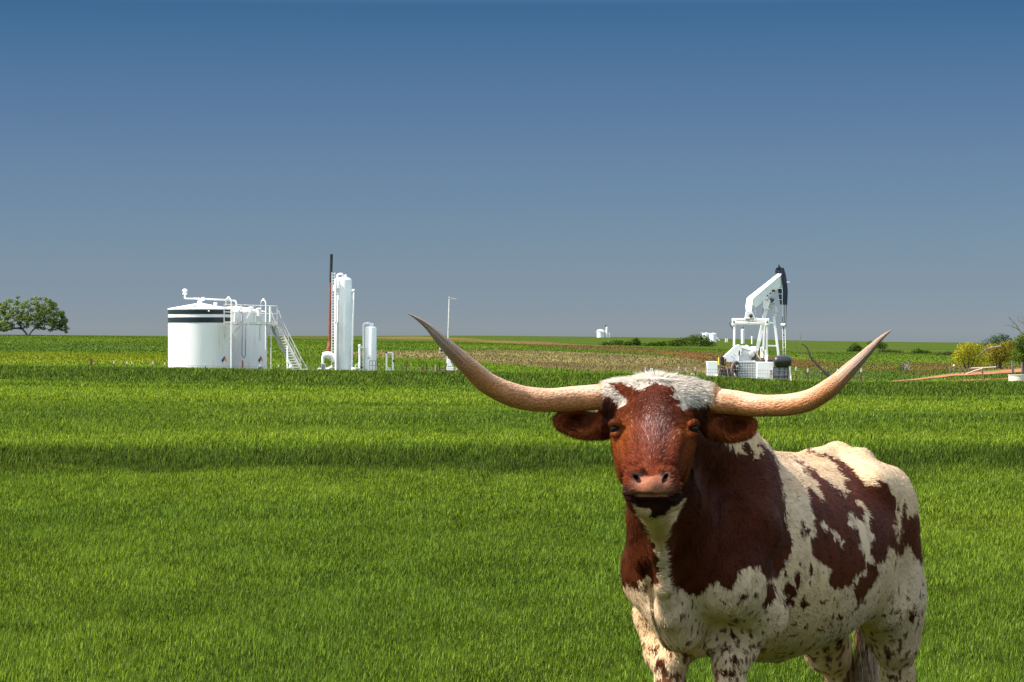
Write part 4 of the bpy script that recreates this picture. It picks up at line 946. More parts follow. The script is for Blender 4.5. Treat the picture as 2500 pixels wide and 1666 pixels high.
def build_battery():
    t1, c1, r1, zt1, za1 = storage_tank(488, YE, 77, 755, 741, 'white storage tank with two dark bands round its top, leftmost of the battery', [(757.5, 768), (775.5, 788.5)])
    hazard(t1, c1, r1, math.radians(55.8), c1[2]+ (904-877)*px(YE), .36)
    t2, c2, r2, zt2, za2 = storage_tank(574, 231.3, 76, 762, 748, 'plain white storage tank behind the catwalk, right of the banded tank', None)
    hazard(t2, c2, r2, math.radians(60), c2[2]+(904-878)*px(231), .36)
    # roof fittings
    apex = np.array([c1[0], c1[1], za1])
    MB().lathe((c1[0], c1[1], za1-.12), [(.28, 0), (.22, .15), (.12, .4), (.11, .55)], 16).build('roof_vent', M['white'], t1, smooth=True)
    q = P(526, 750, 224.6); MB().lathe((q[0], q[1], q[2]-.35), [(.12, 0), (.12, .55), (.16, .58), (.16, .68), (.05, .72)], 14).build('hatch', M['white'], t1, smooth=True)
    q = P(510, 760, 223.49); MB().ball(q, .07, 10).build('fitting', M['white'], t1, smooth=True)
    for cc, rr in ((612, 757), (560, 757), (632, 760)):
        q = P(cc, rr, 229.5); MB().lathe((q[0], q[1], q[2]-.4), [(.2, 0), (.2, .5), (.24, .52), (.24, .6), (.06, .66)], 14).build('hatch', M['white'], t2, smooth=True)
    # vapour line over the roofs
    v = empty('vapour_line', P(452, 729, YE), 'long white pipe running over the tank roofs with an upturned capped end', 'pipe')
    pipe('horizontal_run', [(452, 728.5, YE), (495, 730, YE), (540, 732, YE+1), (575, 734.5, YE+4), (577, 741, YE+4.6), (577, 749, YE+5)], .062, M['white'], v, 12)
    pipe('riser', [(451.5, 729, YE), (451.5, 719, YE)], .075, M['white'], v, 12)
    q = P(451.5, 719.5, YE); MB().lathe(q, [(.1, 0), (.18, .03), (.18, .10), (.12, .14), (.12, .22), (.2, .25), (.2, .36), (.1, .45)], 14).build('cap', M['white'], v, smooth=True)
    q = P(496, 730.5, YE-.05); MB().ball(q, .16, 12).build('valve', M['white'], v, smooth=True)
    q = P(489, 737, YE); MB().lathe((q[0], q[1], q[2]-.2), [(.16, 0), (.10, .25), (.09, .5)], 12).build('tee', M['white'], v, smooth=True)
    # goose-neck pipes dropping down the tank sides
    def goose(c0, c1_, rt, Y, label, rb=906):
        g = empty('goose_neck_pipe', P(c0, rb, Y), label, 'pipe', 'goose neck pipes on the tanks')
        pipe('short_leg', [(c0, rt+24, Y+1.2), (c0, rt+4, Y+.6), (c0+2, rt, Y+.4)], .048, M['white'], g, 12)
        pipe('arch', [(c0+2, rt, Y+.4), ((c0+c1_)/2, rt-1, Y+.2), (c1_-2, rt+1.5, Y), (c1_, rt+5, Y)], .042, M['white'], g, 12)
        pipe('drop_pipe', [(c1_, rt+4, Y), (c1_-.5, rb, Y)], .048, M['white'], g, 12)
        q = P((c0+c1_)/2, rt-2, Y+.2); MB().ball(q, .10, 10).build('valve', M['white'], g, smooth=True)
    goose(552, 565, 729, 222.9, 'white goose neck pipe dropping down between the two tanks')
    goose(638, 649, 734, 227.4, 'white goose neck pipe at the right edge of the plain tank')
    # sampling hose
    pts = [(591, 763, 228.55), (592, 790, 228.5), (591, 830, 228.5), (590.5, 866, 228.5), (593, 872.5, 228.5), (596.5, 873.5, 228.5), (599, 869, 228.5), (599.5, 845, 228.5), (600, 795, 228.5)]
    h = pipe('hanging_hose', pts, .035, M['grey'], None, 8); tag(h, 'thin dark hose hanging in a long U on the plain tank', 'hose')
    # catwalk and stair
    w = empty('access_stairway', gcol(712, 223.6), 'galvanised steel catwalk and long stair at the right of the tanks', 'stairway')
    deck = MB().bar(P(547, 791, 223.8), P(681, 794.5, 223.8), 1.0, .09).build('deck', M['offwhite'], w)
    for Yr, nm in ((223.25, 'front'), (224.35, 'rear')):
        pipe('top_rail', [(547, 743.5, Yr), (677, 748, Yr)], .034, M['offwhite'], w, 6)
        pipe('mid_rail', [(547, 762, Yr), (677, 767, Yr)], .028, M['offwhite'], w, 6)
        MB().bar(P(547, 787, Yr), P(677, 790.5, Yr), .03, .14).build('toe_board', M['offwhite'], w)
        for c in (547.5, 568, 590, 625, 650, 677):
            rt = 743.5+(c-547)/130*4.5; pipe('rail_post', [(c, rt, Yr), (c, rt+47, Yr)], .032, M['offwhite'], w, 6)
    for c in (651, 662):
        b = base_row(c, 223.4)+2; pipe('support_leg', [(c, 793, 223.4), (c, b, 223.4)], .05, M['offwhite'], w, 8)
    for a, b in (((589, 794), (561, 822)), ((672, 797), (652, 820)), ((548, 795), (548, 826)), ((634.5, 797), (634.5, 832))):
        pipe('brace', [(*a, 223.3), (*b, 223.9 if b[0] < 600 else 224.3)], .03, M['offwhite'], w, 6)
    S0, S1 = P(662, 797, 224.2), P(716, 906, 223.9); T0, T1 = P(680, 797, 223.2), P(737, 907, 222.9)
    MB().bar(S0, S1, .05, .22).build('stringer', M['offwhite'], w); MB().bar(T0, T1, .05, .22).build('stringer', M['offwhite'], w)
    for i in range(17):
        t = (i+.5)/17; MB().bar(S0*(1-t)+S1*t, T0*(1-t)+T1*t, .22, .035).build('step', M['offwhite'], w)
    up = np.array([0, 0, 1.0])
    for a, b, nm in ((S0, S1, 1), (T0, T1, 1)):
        MB().tube([a+up*1.25, a+up*1.02+(b-a)*.12, b+up*.95, b+up*.2+np.array([.45, 0, 0])], .034, 6).build('handrail', M['offwhite'], w)
        MB().tube([a+up*.62+(b-a)*.05, b+up*.45], .026, 6).build('mid_handrail', M['offwhite'], w)
        for t in (.16, .42, .68, .93): p = a*(1-t)+b*t; MB().bar(p, p+up*1.0, .045, .045).build('baluster', M['offwhite'], w)
    # small white level gauge frame on the catwalk
    g = empty('level_gauge', P(570, 790, 223.1), 'small white gauge bracket sitting on the catwalk rail', 'gauge')
    pipe('post', [(573, 765, 223.1), (573, 787, 223.1)], .07, M['white'], g, 8); MB().bar(P(565, 785, 223.1), P(577, 786, 223.1), .1, .1).build('bracket', M['white'], g); MB().bar(P(568, 790, 223.1), P(579, 790, 223.1), .1, .08).build('foot', M['white'], g)
    g = empty('gauge_pole', P(660, 772, 223.0), 'thick white upright pole at the right end of the catwalk', 'pole'); pipe('pole', [(660, 749, 223.0), (659.6, 786, 223.0)], .085, M['white'], g, 10); pipe('stay', [(653, 752, 223.1), (671, 788, 223.1)], .02, M['offwhite'], g, 6)
    for i, (ca, ra, cb, rb, lab) in enumerate(((618, 748, 600, 786, 'slanting white strut leaning from the rail near the tank middle'), (590, 747, 576, 783, 'slanting white strut leaning left above the catwalk deck'))):
        b = MB().bar(P(ca, ra, 223.05), P(cb+2, rb-8, 223.05), .08, .12).build('strut', M['white']); tag(b, lab, 'strut', 'slanting struts on the catwalk')
    # valves and manifold at the stair foot
    v = empty('pipe_manifold', gcol(712, 222.2), 'cream pipes and valves behind the foot of the stair', 'pipework')
    pipe('upright_pipe', [(702, 845, 222.4), (702, 900, 222.4)], .07, M['white'], v, 8)
    pipe('cross_pipe', [(703, 878, 222.2), (716, 902, 222.2)], .09, M['white'], v, 8)
    MB().ball(P(704, 884, 222.3), .14, 10).build('valve', M['white'], v, smooth=True); MB().ball(P(710, 897, 222.2), .16, 10).build('valve', M['white'], v, smooth=True)
    pipe('low_pipe', [(712, 904, 222), (752, 903, 222)], .06, M['offwhite'], v, 8)

def build_separators():
    # tall heater-treater
    X, Y, z0 = gcol(838, YE); r = 21.2*px(Y); zt = CH-(685-833)*px(Y)
    t = empty('treater_tower', (X, Y, z0-.2), 'tall white cylindrical tower with domed top and a ladder', 'tower')
    H = zt-z0+.2
    MB().lathe((X, Y, z0-.2), [(r*1.05, 0), (r*1.05, .3), (r, .32), (r, H), (r*.97, H+.06), (r*.8, H+.17), (r*.45, H+.25), (.05, H+.28)], 64).build('shell', M['white'], t, smooth=True)
    pipe('top_pipe', [(824, 684, YE-.2), (824.5, 671, YE-.2), (829, 669.5, YE-.2), (835, 669.5, YE-.2), (837.5, 672, YE-.2), (838, 679, YE)], .085, M['white'], t, 10)
    q = P(844, 680, YE); MB().lathe((q[0], q[1], q[2]-.1), [(.06, 0), (.06, .16), (.12, .2), (.12, .3), (.03, .42)], 10).build('relief_valve', M['white'], t, smooth=True)
    # ladder and stand pipes on its left side
    la, lb = P(814, 665, 225.3), P(813.5, 902, 225.3)
    ladder(t, la, lb, .24, 34, M['white'], .05)
    pipe('stand_pipe', [(819.5, 682, 225.2), (819.5, 909, 225.2)], .10, M['white'], t, 10)
    pipe('sight_pipe', [(817.5, 790, 224.9), (820, 781, 224.9), (822, 788, 224.9), (820.5, 907, 224.9)], .09, M['white'], t, 10)
    pipe('short_pipe', [(824, 732, 224.9), (826, 732, 224.9), (826, 742, 224.9), (825, 905, 224.95)], .05, M['offwhite'], t, 8)
    for i in range(9):
        rr = 688+i*14; MB().tube([P(820, rr, 225.0), P(825, rr+1.5, 224.95), P(829, rr+6, 225.3)], .014, 5).build('bracket', M['offwhite'], t)
    MB().lathe(P(818, 711, 225.5), [(.13, 0), (.18, .2), (.1, .5)], 12).build('burner_housing', M['white'], t, smooth=True)
    d = pipe('drain_pipe', [(859, 711, 225.4), (863.5, 711, 225.4), (864, 716, 225.4), (861.5, 790, 225.4), (858.6, 906, 225.4)], .075, M['white'], t, 10)
    MB().ball(P(863, 710, 225.4), .13, 10).build('elbow', M['white'], t, smooth=True)
    # flue stack behind the tower
    s = empty('exhaust_stack', gcol(804.5, 227.6), 'tall thin flue stack, black above and rusty red below, left of the tower', 'chimney')
    pipe('black_section', [(809.3, 621, 227.6), (807.6, 690, 227.6)], .118, M['black'], s, 16)
    pipe('rust_section', [(807.6, 690, 227.6), (806, 760, 227.6), (804.5, 838, 227.6)], .112, M['rust'], s, 16)
    pipe('elbow', [(804.5, 836, 227.6), (803.5, 848, 227.4), (801, 853, 227.2), (802, 862, 227.2)], .16, M['rust'], s, 14)
    MB().lathe(P(801, 858, 227.1), [(.22, 0), (.27, .03), (.27, .12), (.2, .16)], 16).build('flange', M['rust'], s, smooth=True)
    b = empty('burner_pipe', gcol(795, 225.3), 'stubby white curved burner pipe at the tower foot', 'pipe')
    pipe('curved_pipe', [(788, 888, 225.2), (788.5, 874, 225.2), (792, 868, 225.2), (799, 867, 225.2), (808, 870, 225.3), (818, 880, 225.3)], [.09, .13, .26, .30, .30, .26], M['white'], b, 14)
    MB().lathe(P(806, 870, 225.3), [(.36, -.05), (.36, .05)], 16, axis='x').build('flange', M['offwhite'], b, smooth=True)
    pipe('foot_pipe', [(780, 905, 225), (786, 901, 225), (800, 902, 225), (812, 896, 225)], .12, M['white'], b, 10)
    MB().ball(P(780, 904, 225), .2, 10).build('valve', M['white'], b, smooth=True)
    g = empty('control_box', gcol(789, 224.6), 'small grey control cabinet low at the left of the tower', 'cabinet')
    q = P(789.5, 896, 224.6); MB().box(q, (.36, .25, .5)).build('cabinet', M['offwhite'], g, bevel=.02); MB().box(q+np.array([0, -.13, .02]), (.28, .02, .38)).build('door', M['grey'], g)
    for c in (786, 793): pipe('leg', [(c, 902, 224.6), (c, 911, 224.6)], .03, M['offwhite'], g, 6)
    # small vessel
    X, Y, z0 = gcol(905, YE); r = 14.3*px(Y); zt = CH-(801.5-833)*px(Y); H = zt-z0+.2
    t = empty('small_separator', (X, Y, z0-.2), 'short white cylindrical vessel right of the tall tower', 'tank')
    MB().lathe((X, Y, z0-.2), [(r*1.04, 0), (r*1.04, .2), (r, .22), (r, H), (r*.95, H+.05), (r*.7, H+.12), (r*.35, H+.16), (.03, H+.17)], 56).build('shell', M['white'], t, smooth=True)
    pipe('overhead_pipe', [(905, 801, YE-.1), (905, 792, YE-.1), (903, 790.5, YE-.1), (890, 790.5, YE-.1), (887.5, 793, YE-.1), (887.3, 908, YE-.1)], .085, M['white'], t, 10)
    MB().ball(P(897, 790.5, YE-.1), .14, 10).build('valve', M['white'], t, smooth=True)
    q = P(909.5, 799, YE); MB().lathe((q[0], q[1], q[2]-.1), [(.05, 0), (.05, .2), (.1, .22), (.1, .34), (.03, .42)], 10).build('relief_valve', M['white'], t, smooth=True)
    pipe('side_pipe', [(878, 845, 225.4), (878, 909, 225.4)], .085, M['white'], t, 10); pipe('link_pipe', [(878, 849, 225.4), (889, 849, 225.6)], .075, M['white'], t, 10)
    MB().ball(P(878, 845, 225.4), .12, 10).build('valve', M['white'], t, smooth=True)
    MB().bar(P(896, 874, 225.5), P(901, 874.5, 225.5), .03, .05).build('name_plate', M['grey'], t)
    k = empty('pump_skid', gcol(870, 224.9), 'low cluster of white pipes and valves between tower and vessel', 'pipework')
    pipe('header_pipe', [(858, 904, 224.9), (868, 900, 224.9), (884, 902, 224.9)], .07, M['white'], k, 8)
    MB().box(P(873, 899, 224.9), (.42, .3, .06)).build('frame', M['white'], k); MB().box(P(873, 891.5, 224.9), (.42, .3, .05)).build('frame', M['white'], k)
    for c in (867.5, 878.5): pipe('upright', [(c, 891, 224.8), (c, 911, 224.8)], .035, M['white'], k, 6)
    MB().ball(P(882.5, 897.5, 224.9), .13, 10).build('dark_valve', M['darkgrey'], k, smooth=True); MB().ball(P(862, 902, 224.9), .15, 10).build('valve', M['white'], k, smooth=True)
    pipe('gauge_pipe', [(875, 862, 225.6), (875, 885, 225.6)], .05, M['rustdark'], k, 8); pipe('gauge_foot', [(875, 885, 225.6), (875, 900, 225.6)], .06, M['white'], k, 8)
    # pipe arch
    a = empty('pipe_arch', gcol(951, YE), 'white square pipe arch standing alone right of the vessels', 'pipe')
    pipe('left_upright', [(944, 862, YE), (943.6, 913, YE)], .075, M['white'], a, 10); pipe('right_upright', [(959, 862, YE), (959.3, 913, YE)], .075, M['white'], a, 10)
    pipe('cross_pipe', [(944, 861.8, YE), (959, 861.8, YE)], .065, M['white'], a, 10)
    for c in (947.5, 952.3): pipe('short_pipe', [(c, 897, YE), (c, 913, YE)], .05, M['white'], a, 8)
    MB().ball(P(961, 881, YE-.1), .10, 8).build('valve', M['black'], a, smooth=True); MB().ball(P(944, 861, YE), .10, 8).build('cap', M['darkgrey'], a, smooth=True)
    # brown pipe guard rail in front of the vessel
    g = empty('guard_rail', gcol(908, 223.5), 'thin brown guard rail in front of the short vessel', 'railing')
    for c in (902, 909, 917, 923, 928.5): MB().bar(P(c, 881 if c < 920 else 884, 223.5), P(c, 913, 223.5), .035, .035).build('post', M['rustdark'], g)
    MB().bar(P(901, 881.5, 223.5), P(919, 881.5, 223.5), .035, .035).build('rail', M['rustdark'], g); MB().bar(P(919, 882, 223.5), P(942, 897, 223.5), .03, .03).build('rail', M['rustdark'], g); MB().bar(P(901, 893, 223.5), P(919, 893, 223.5), .03, .03).build('rail', M['rustdark'], g)
    # power pole with boxes
    e = empty('light_pole', gcol(1093, 225), 'slender pale pole with a short arm at its top and meter boxes', 'pole')
    pipe('pole', [(1097.2, 727, 225), (1094, 827, 225), (1092.5, 870, 225), (1092, 910, 225)], .055, M['offwhite'], e, 8)
    MB().bar(P(1095, 727.5, 225), P(1114, 730.5, 225), .09, .07).build('lamp_arm', M['offwhite'], e); MB().bar(P(1093.5, 726, 225), P(1099, 727, 225), .16, .10).build('lamp_head', M['offwhite'], e)
    b = MB().box(P(1098, 886, 224.8), (.40, .22, .56)).build('meter_box', M['white'], e, bevel=.02); MB().box(P(1101.5, 884, 224.67), (.1, .02, .14)).build('meter_window', M['grey'], b)
    MB().box(P(1099, 904, 224.8), (.54, .26, .5)).build('switch_box', M['white'], e, bevel=.02); MB().box(P(1098, 897, 224.85), (.44, .2, .1)).build('conduit_box', M['darkgrey'], e)
    MB().ball(P(1091, 889, 225), .12, 8).build('dark_coupling', M['darkgrey'], e, smooth=True)
    pipe('conduit', [(1105, 892, 224.8), (1107, 902, 224.8), (1106, 910, 224.8)], .04, M['offwhite'], e, 8)
    b = empty('junction_box', P(1080, 862, 225.5), 'tan box with a round black opening beside the pale pole', 'box')
    MB().box(P(1078.5, 856, 225.5), (.36, .25, .42)).build('housing', M['tan'], b, bevel=.02); MB().box(P(1086, 856.3, 225.45), (.13, .25, .42)).build('side_panel', M['tan'], b, bevel=.02)
    MB().lathe(P(1077.2, 856.5, 225.36), [(.085, 0), (.085, .03)], 16, axis='y').build('opening', M['black'], b)
    pipe('stake', [(1084, 863, 225.6), (1088, 875, 225.6), (1091.5, 890, 225.5)], .03, M['offwhite'], b, 6)
    r = pipe('leaning_pole', [(1112, 905, 224), (1121, 896, 224)], .04, M['tan'], None, 8); tag(r, 'short pale pole leaning by the meter boxes', 'pole')

def build_pumpjack():
    j = empty('pumpjack', gcol(1850, 225), 'white oil pumpjack with a raised beam and dark horse head', 'pumpjack')
    W = M['white']
    def q(x, y, Y): return P(1700+x/4.9, 630+y/4.9, Y)     # authoring coordinates
    # concrete base blocks and skid
    def block(x0, x1, y0, Yf, Yb, name, mat, lean=0):
        a0, a1 = q(x0, y0, Yf), q(x1, y0, Yf); z0 = gz(a0[0], Yf)-.4; D = Yb-Yf
        v = [(a0[0], Yf, a0[2]), (a1[0], Yf, a1[2]), (a1[0]+lean, Yf, z0), (a0[0]+lean*.5, Yf, z0)]
        return MB().prism([(p[0], Yf+D/2, p[2]) for p in v], (0, D, 0)).build(name, mat, j, bevel=.02)
    block(130, 255, 1238, 223.2, 224.4, 'side_block', W)
    block(728, 925, 1246, 223.0, 225.8, 'base_block', W)
    block(480, 730, 1252, 224.2, 226.0, 'rear_block', M['grey'])
    MB().bar(q(395, 1238, 224.6), q(925, 1240, 224.6), 1.1, .16).build('skid_beam', W, j); MB().bar(q(700, 1228, 224.4), q(930, 1232, 224.4), .9, .10).build('skid_plate', M['darkgrey'], j)
    # wire cage guard round the belt
    cg = MB(); Yc = 223.3
    for i in range(12): x = 505+i*19.5; cg.bar(q(x, 1248, Yc), q(x, 1470, Yc), .035, .035)
    for i in range(8): y = 1250+i*30; cg.bar(q(500, y, Yc), q(722, y, Yc), .035, .035)
    cg.build('mesh_guard', W, j); MB().bar(q(718, 1245, Yc), q(718, 1475, Yc), .09, .09).build('guard_post', W, j); MB().bar(q(495, 1245, Yc), q(722, 1245, Yc), .07, .07).build('guard_frame', W, j)
    # belt wheel
    c = q(476, 1345, 223.1); n = 36; wl = MB(); ax = np.array([.80, -.60, 0]); sx = np.array([.60, .80, 0]); uz = np.array([0, 0, 1.0]); Rw = .66
    pts = [c+Rw*(math.cos(2*math.pi*i/n)*sx+math.sin(2*math.pi*i/n)*uz) for i in range(n+1)]
    wl.tube(pts, .085, 8, caps=False); wl.build('belt_wheel_rim', M['pink'], j, smooth=True)
    pts2 = [c+(Rw-.09)*(math.cos(2*math.pi*i/n)*sx+math.sin(2*math.pi*i/n)*uz) for i in range(n+1)]
    w2 = MB().tube(pts2, .07, 8, caps=False)
    for i in range(6): a = math.pi*i/6; d = (math.cos(a)*sx+math.sin(a)*uz)*(Rw-.08); w2.bar(c-d, c+d, .05, .10)
    w2.tube([c-ax*.12, c+ax*.15], .16, 16); w2.build('belt_wheel', M['black'], j, smooth=True)
    # engine
    e = MB(); e.box(q(350, 1370, 223.4), (.62, .6, .62), .3); e.box(q(300, 1335, 223.3), (.35, .4, .4), .3); e.box(q(395, 1400, 223.2), (.35, .3, .5), .2); e.box(q(300, 1400, 223.3), (.2, .3, .3)); e.tube([q(265, 1290, 223), q(268, 1410, 223)], .05, 8); e.tube([q(330, 1300, 223), q(345, 1410, 223), q(375, 1430, 223)], .06, 8)
    e.tube([q(285, 1430, 223.1), q(300, 1380, 223.1)], .05, 8); e.box(q(340, 1440, 223.2), (.9, .5, .12)); e.build('engine', M['darkgrey'], j, bevel=.02)
    MB().tube([q(271, 1190, 223.2), q(271, 1280, 223.2)], .075, 12).build('yellow_canister', M['yellow'], j, smooth=True)
    MB().tube([q(312, 1184, 223.2), q(312, 1288, 223.2)], .15, 14).build('black_canister', M['black'], j, smooth=True)
    MB().tube([q(350, 1205, 223.2), q(350, 1290, 223.2)], .06, 10).build('red_canister', M['red'], j, smooth=True)
    for a, b in (((275, 1315), (255, 1420)), ((365, 1310), (382, 1425)), ((310, 1400), (330, 1430))): MB().bar(q(*a, 222.95), q(*b, 222.95), .05, .05).build('engine_strut', M['tan'], j)
    MB().ball(q(303, 1330, 222.9), .07, 8).build('filler_cap', M['red'], j, smooth=True); MB().ball(q(245, 1412, 222.9), .13, 10).build('pump_housing', W, j, smooth=True)
    # counterweight crank, slanted white slab
    cw = [(320, 1185), (470, 1045), (500, 1038), (525, 1045), (542, 1080), (502, 1120), (494, 1245), (360, 1245)]
    cp = [q(x, y, 224.1) for x, y in cw]
    MB().prism([(p[0], 224.1, p[2]) for p in cp], (.0, .9, 0)).build('counterweight', W, j, bevel=.02)
    pl = [(395, 1240), (365, 1215), (455, 1110), (495, 1110), (490, 1240)]
    for x, y in ((420, 1170), (447, 1190), (447, 1220), (455, 1155)): MB().bar(q(x, y, 223.64), q(x+4, y+14, 223.64), .03, .04).build('bolt', M['darkgrey'], j)
    # gearbox
    g = MB(); g.lathe(q(555, 1130, 224.9)-np.array([.15, 0, 0]), [(.30, 0), (.44, .05), (.46, .25), (.46, .75), (.42, .82), (.2, .9)], 28, axis='x'); g.box(q(575, 1205, 224.9), (.95, .8, .5), 0); g.lathe(q(690, 1110, 224.6), [(.28, -.25), (.34, -.2), (.34, .12), (.25, .2)], 24, axis='x'); g.ball(q(600, 1075, 224.6), .22, 12); g.bar(q(540, 1060, 224.5), q(740, 1110, 224.5), .3, .25)
    g.build('gearbox', W, j, smooth=True)
    MB().lathe(q(660, 1150, 224.2), [(.20, -.06), (.24, 0), (.24, .10), (.15, .14)], 20, axis='y').build('brake_drum', M['offwhite'], j, smooth=True)
    MB().box(q(690, 1180, 224.3), (.35, .3, .5)).build('brake_linkage', M['darkgrey'], j, bevel=.02); MB().bar(q(700, 1120, 224.2), q(780, 1230, 224.2), .10, .10).build('linkage_arm', M['tan'], j); MB().bar(q(735, 1110, 224.3), q(720, 1200, 224.3), .07, .07).build('linkage_rod', M['tan'], j)
    MB().box(q(500, 1140, 224.5), (.1, .5, .4)).build('crank_pin', M['darkgrey'], j)
    # pitman arms
    MB().bar(q(456, 800, 224.6), q(450, 1055, 224.4), .14, .17).build('pitman_arm', W, j); MB().bar(q(850, 800, 223.4), q(838, 1245, 223.7), .14, .17).build('pitman_arm', W, j)
    MB().box(q(838, 1160, 223.7), (.24, .3, .75)).build('wrist_block', W, j, bevel=.02); MB().box(q(785, 1130, 223.9), (.20, .3, .85)).build('wrist_block', W, j, bevel=.02); MB().bar(q(782, 1080, 223.7), q(786, 1130, 223.7), .05, .05).build('grease_rod', M['rust'], j)
    # equaliser beam
    MB().tube([q(470, 775, 224.5), q(840, 776, 223.5)], .155, 16).build('equaliser_tube', W, j, smooth=True); MB().bar(q(450, 732, 224.6), q(848, 735, 223.5), .30, .13).build('equaliser_plate', W, j)
    MB().bar(q(470, 742, 224.35), q(830, 745, 223.3), .05, .10).build('equaliser_web', M['offwhite'], j)
    for x, Y in ((450, 224.6), (848, 223.4)): b = MB().box(q(x, 768, Y), (.32, .4, .56)).build('end_bearing', W, j, bevel=.05); MB().ball(q(x, 766, Y-.22), .075, 8).build('bearing_cap', M['darkgrey'], b, smooth=True)
    MB().tube([q(430, 745, 224.6), q(400, 770, 224.6), q(405, 810, 224.6), (q(438, 845, 224.5))], .03, 6).build('hydraulic_hose', M['black'], j)
    # equaliser bearing under the beam tail
    MB().prism([(p[0], 224.1, p[2]) for p in (q(598, 636, 224.1), q(665, 636, 224.1), q(700, 720, 224.1), q(580, 720, 224.1))], (0, .5, 0)).build('tail_bearing_stand', W, j, bevel=.02)
    MB().ball(q(650, 692, 223.8), .17, 12).build('tail_bearing', M['darkgrey'], j, smooth=True); MB().box(q(700, 655, 224.3), (.14, .4, .5)).build('bearing_bracket', M['offwhite'], j, bevel=.02)
    MB().bar(q(580, 722, 224.0), q(735, 722, 223.8), .3, .05).build('bearing_plate', W, j)
    # walking beam: I-section rising away from the viewer, bent down at its tail
    T0, T1, T2 = q(632, 610, 224.0), q(648, 478, 224.3), q(1000, 190, 227.2)
    top = MB()
    def ribbon(a, b, w0, w1, th):  # wide flange, tilted so that its upper face shows
        top.bar(a, b, w0, th, w1, th)
    flange_w = .40
    ax_ = T2-T1; ax_ = ax_/np.linalg.norm(ax_); lat = np.array([.62, -.62, -.48]); lat -= ax_*lat.dot(ax_); lat /= np.linalg.norm(lat); nrm = np.cross(lat, ax_); nrm = nrm if nrm[2] > 0 else -nrm
    def slab(a, b, lat_, nrm_, w, h, w2=None, h2=None):
        w2 = w if w2 is None else w2; h2 = h if h2 is None else h2
        v = [a-lat_*w/2-nrm_*h/2, a+lat_*w/2-nrm_*h/2, a+lat_*w/2+nrm_*h/2, a-lat_*w/2+nrm_*h/2, b-lat_*w2/2-nrm_*h2/2, b+lat_*w2/2-nrm_*h2/2, b+lat_*w2/2+nrm_*h2/2, b-lat_*w2/2+nrm_*h2/2]
        return v, [(0,3,2,1),(4,5,6,7),(0,1,5,4),(1,2,6,5),(2,3,7,6),(3,0,4,7)]
    def poly(pts, Y0, Y1, th, name, mat, par=j):
        pts = [q(x, y, Y) for x, y, Y in pts]; n_ = np.cross(pts[1]-pts[0], pts[2]-pts[0]); n_ /= np.linalg.norm(n_); return MB().prism(pts, n_*th).build(name, mat, par)
    # upper flange (lit face) and tail face
    poly([(607,482,224.6),(978,190,228.0),(1016,186,227.4),(1016,202,227.3),(684,484,223.8)], 0, 0, .05, 'beam_upper_flange', W)
    poly([(607,482,224.6),(684,484,223.8),(664,588,223.8),(592,582,224.6)], 0, 0, .05, 'beam_tail_flange', W)
    poly([(592,582,224.6),(664,588,223.8),(664,636,223.8),(597,636,224.6)], 0, 0, .05, 'beam_end_plate', W)
    # web and lower flange: deep side seen in shade
    poly([(684,486,223.9),(1016,205,227.4),(1030,320,227.5),(1010,335,227.3),(800,520,225.2),(690,596,224.0),(664,590,223.9)], 0, 0, .06, 'beam_web', W)
    poly([(690,597,223.9),(690,604,224.6),(800,530,226.0),(1012,345,228.2),(1030,322,227.6),(800,523,225.2)], 0, 0, .04, 'beam_lower_flange', W)
    for x, y, Y in ((915,252,227.1),(713,420,224.9),(640,508,224.2)): MB().ball(q(x, y, Y-.12), .06, 8).build('beam_bolt', M['grey'], j)
    for x, y, Y in ((886,424,225.9),(853,450,225.5),(690,586,223.8)): MB().ball(q(x, y, Y-.05), .06, 8).build('rivet', M['black'], j)
    MB().box(q(925, 393, 226.2), (.22, .25, .18)).build('red_bracket', M['rust'], j)
    # centre bearing and samson post
    MB().prism([(p[0], 225.3, p[2]) for p in (q(792, 512, 225), q(850, 480, 225), q(888, 512, 225), q(880, 545, 225), q(858, 604, 225), q(800, 600, 225))], (0, .6, 0)).build('saddle', W, j, bevel=.03)
    MB().ball(q(905, 505, 225.4), .20, 12).build('centre_bearing', M['darkgrey'], j, smooth=True); MB().ball(q(925, 530, 225.4), .15, 10).build('bearing_cap', M['offwhite'], j, smooth=True); MB().ball(q(846, 492, 224.9), .10, 10).build('grease_cup', M['tan'], j, smooth=True)
    MB().bar(q(790, 604, 225), q(868, 608, 225), .5, .10).build('post_cap', W, j)
    MB().bar(q(836, 600, 225), q(728, 1095, 224.9), .26, .24).build('samson_post_leg', W, j); MB().bar(q(822, 610, 226.1), q(800, 1110, 226.1), .15, .15).build('samson_post_leg', W, j)
    MB().bar(q(905, 560, 225.6), q(937, 720, 225.6), .17, .2).build('samson_post_head', M['offwhite'], j); MB().bar(q(927, 700, 225.6), q(992, 1240, 225.4), .17, .2).build('samson_post_leg', W, j)
    MB().bar(q(870, 775, 225.5), q(935, 777, 225.5), .09, .11).build('cross_brace', W, j); MB().bar(q(858, 1050, 225.5), q(968, 1052, 225.5), .09, .11).build('cross_brace', W, j)
    MB().bar(q(862, 545, 225.6), q(905, 600, 225.6), .3, .35).build('post_gusset', M['offwhite'], j)
    for x, y in ((797, 605), (795, 650), (800, 625)): MB().ball(q(x, y, 224.7), .05, 8).build('rust_spot_bolt', M['rust'], j)
    # horse head: two curved cheek plates with a dark arc face
    hd = [(1018,118),(1045,118),(1066,190),(1080,260),(1088,330),(1093,400),(1091,480),(1086,562),(1047,562),(1042,480),(1036,400),(1030,330),(1022,260),(1016,190)]
    hp_ = [q(x, y, 227.3) for x, y in hd]; hh = MB().prism([(p[0], 227.3, p[2]) for p in hp_], (0, .16, 0)).build('horse_head', M['navy'], j)
    hb = [(945,190),(943,150),(955,122),(985,108),(1020,118),(1018,190),(975,185)]
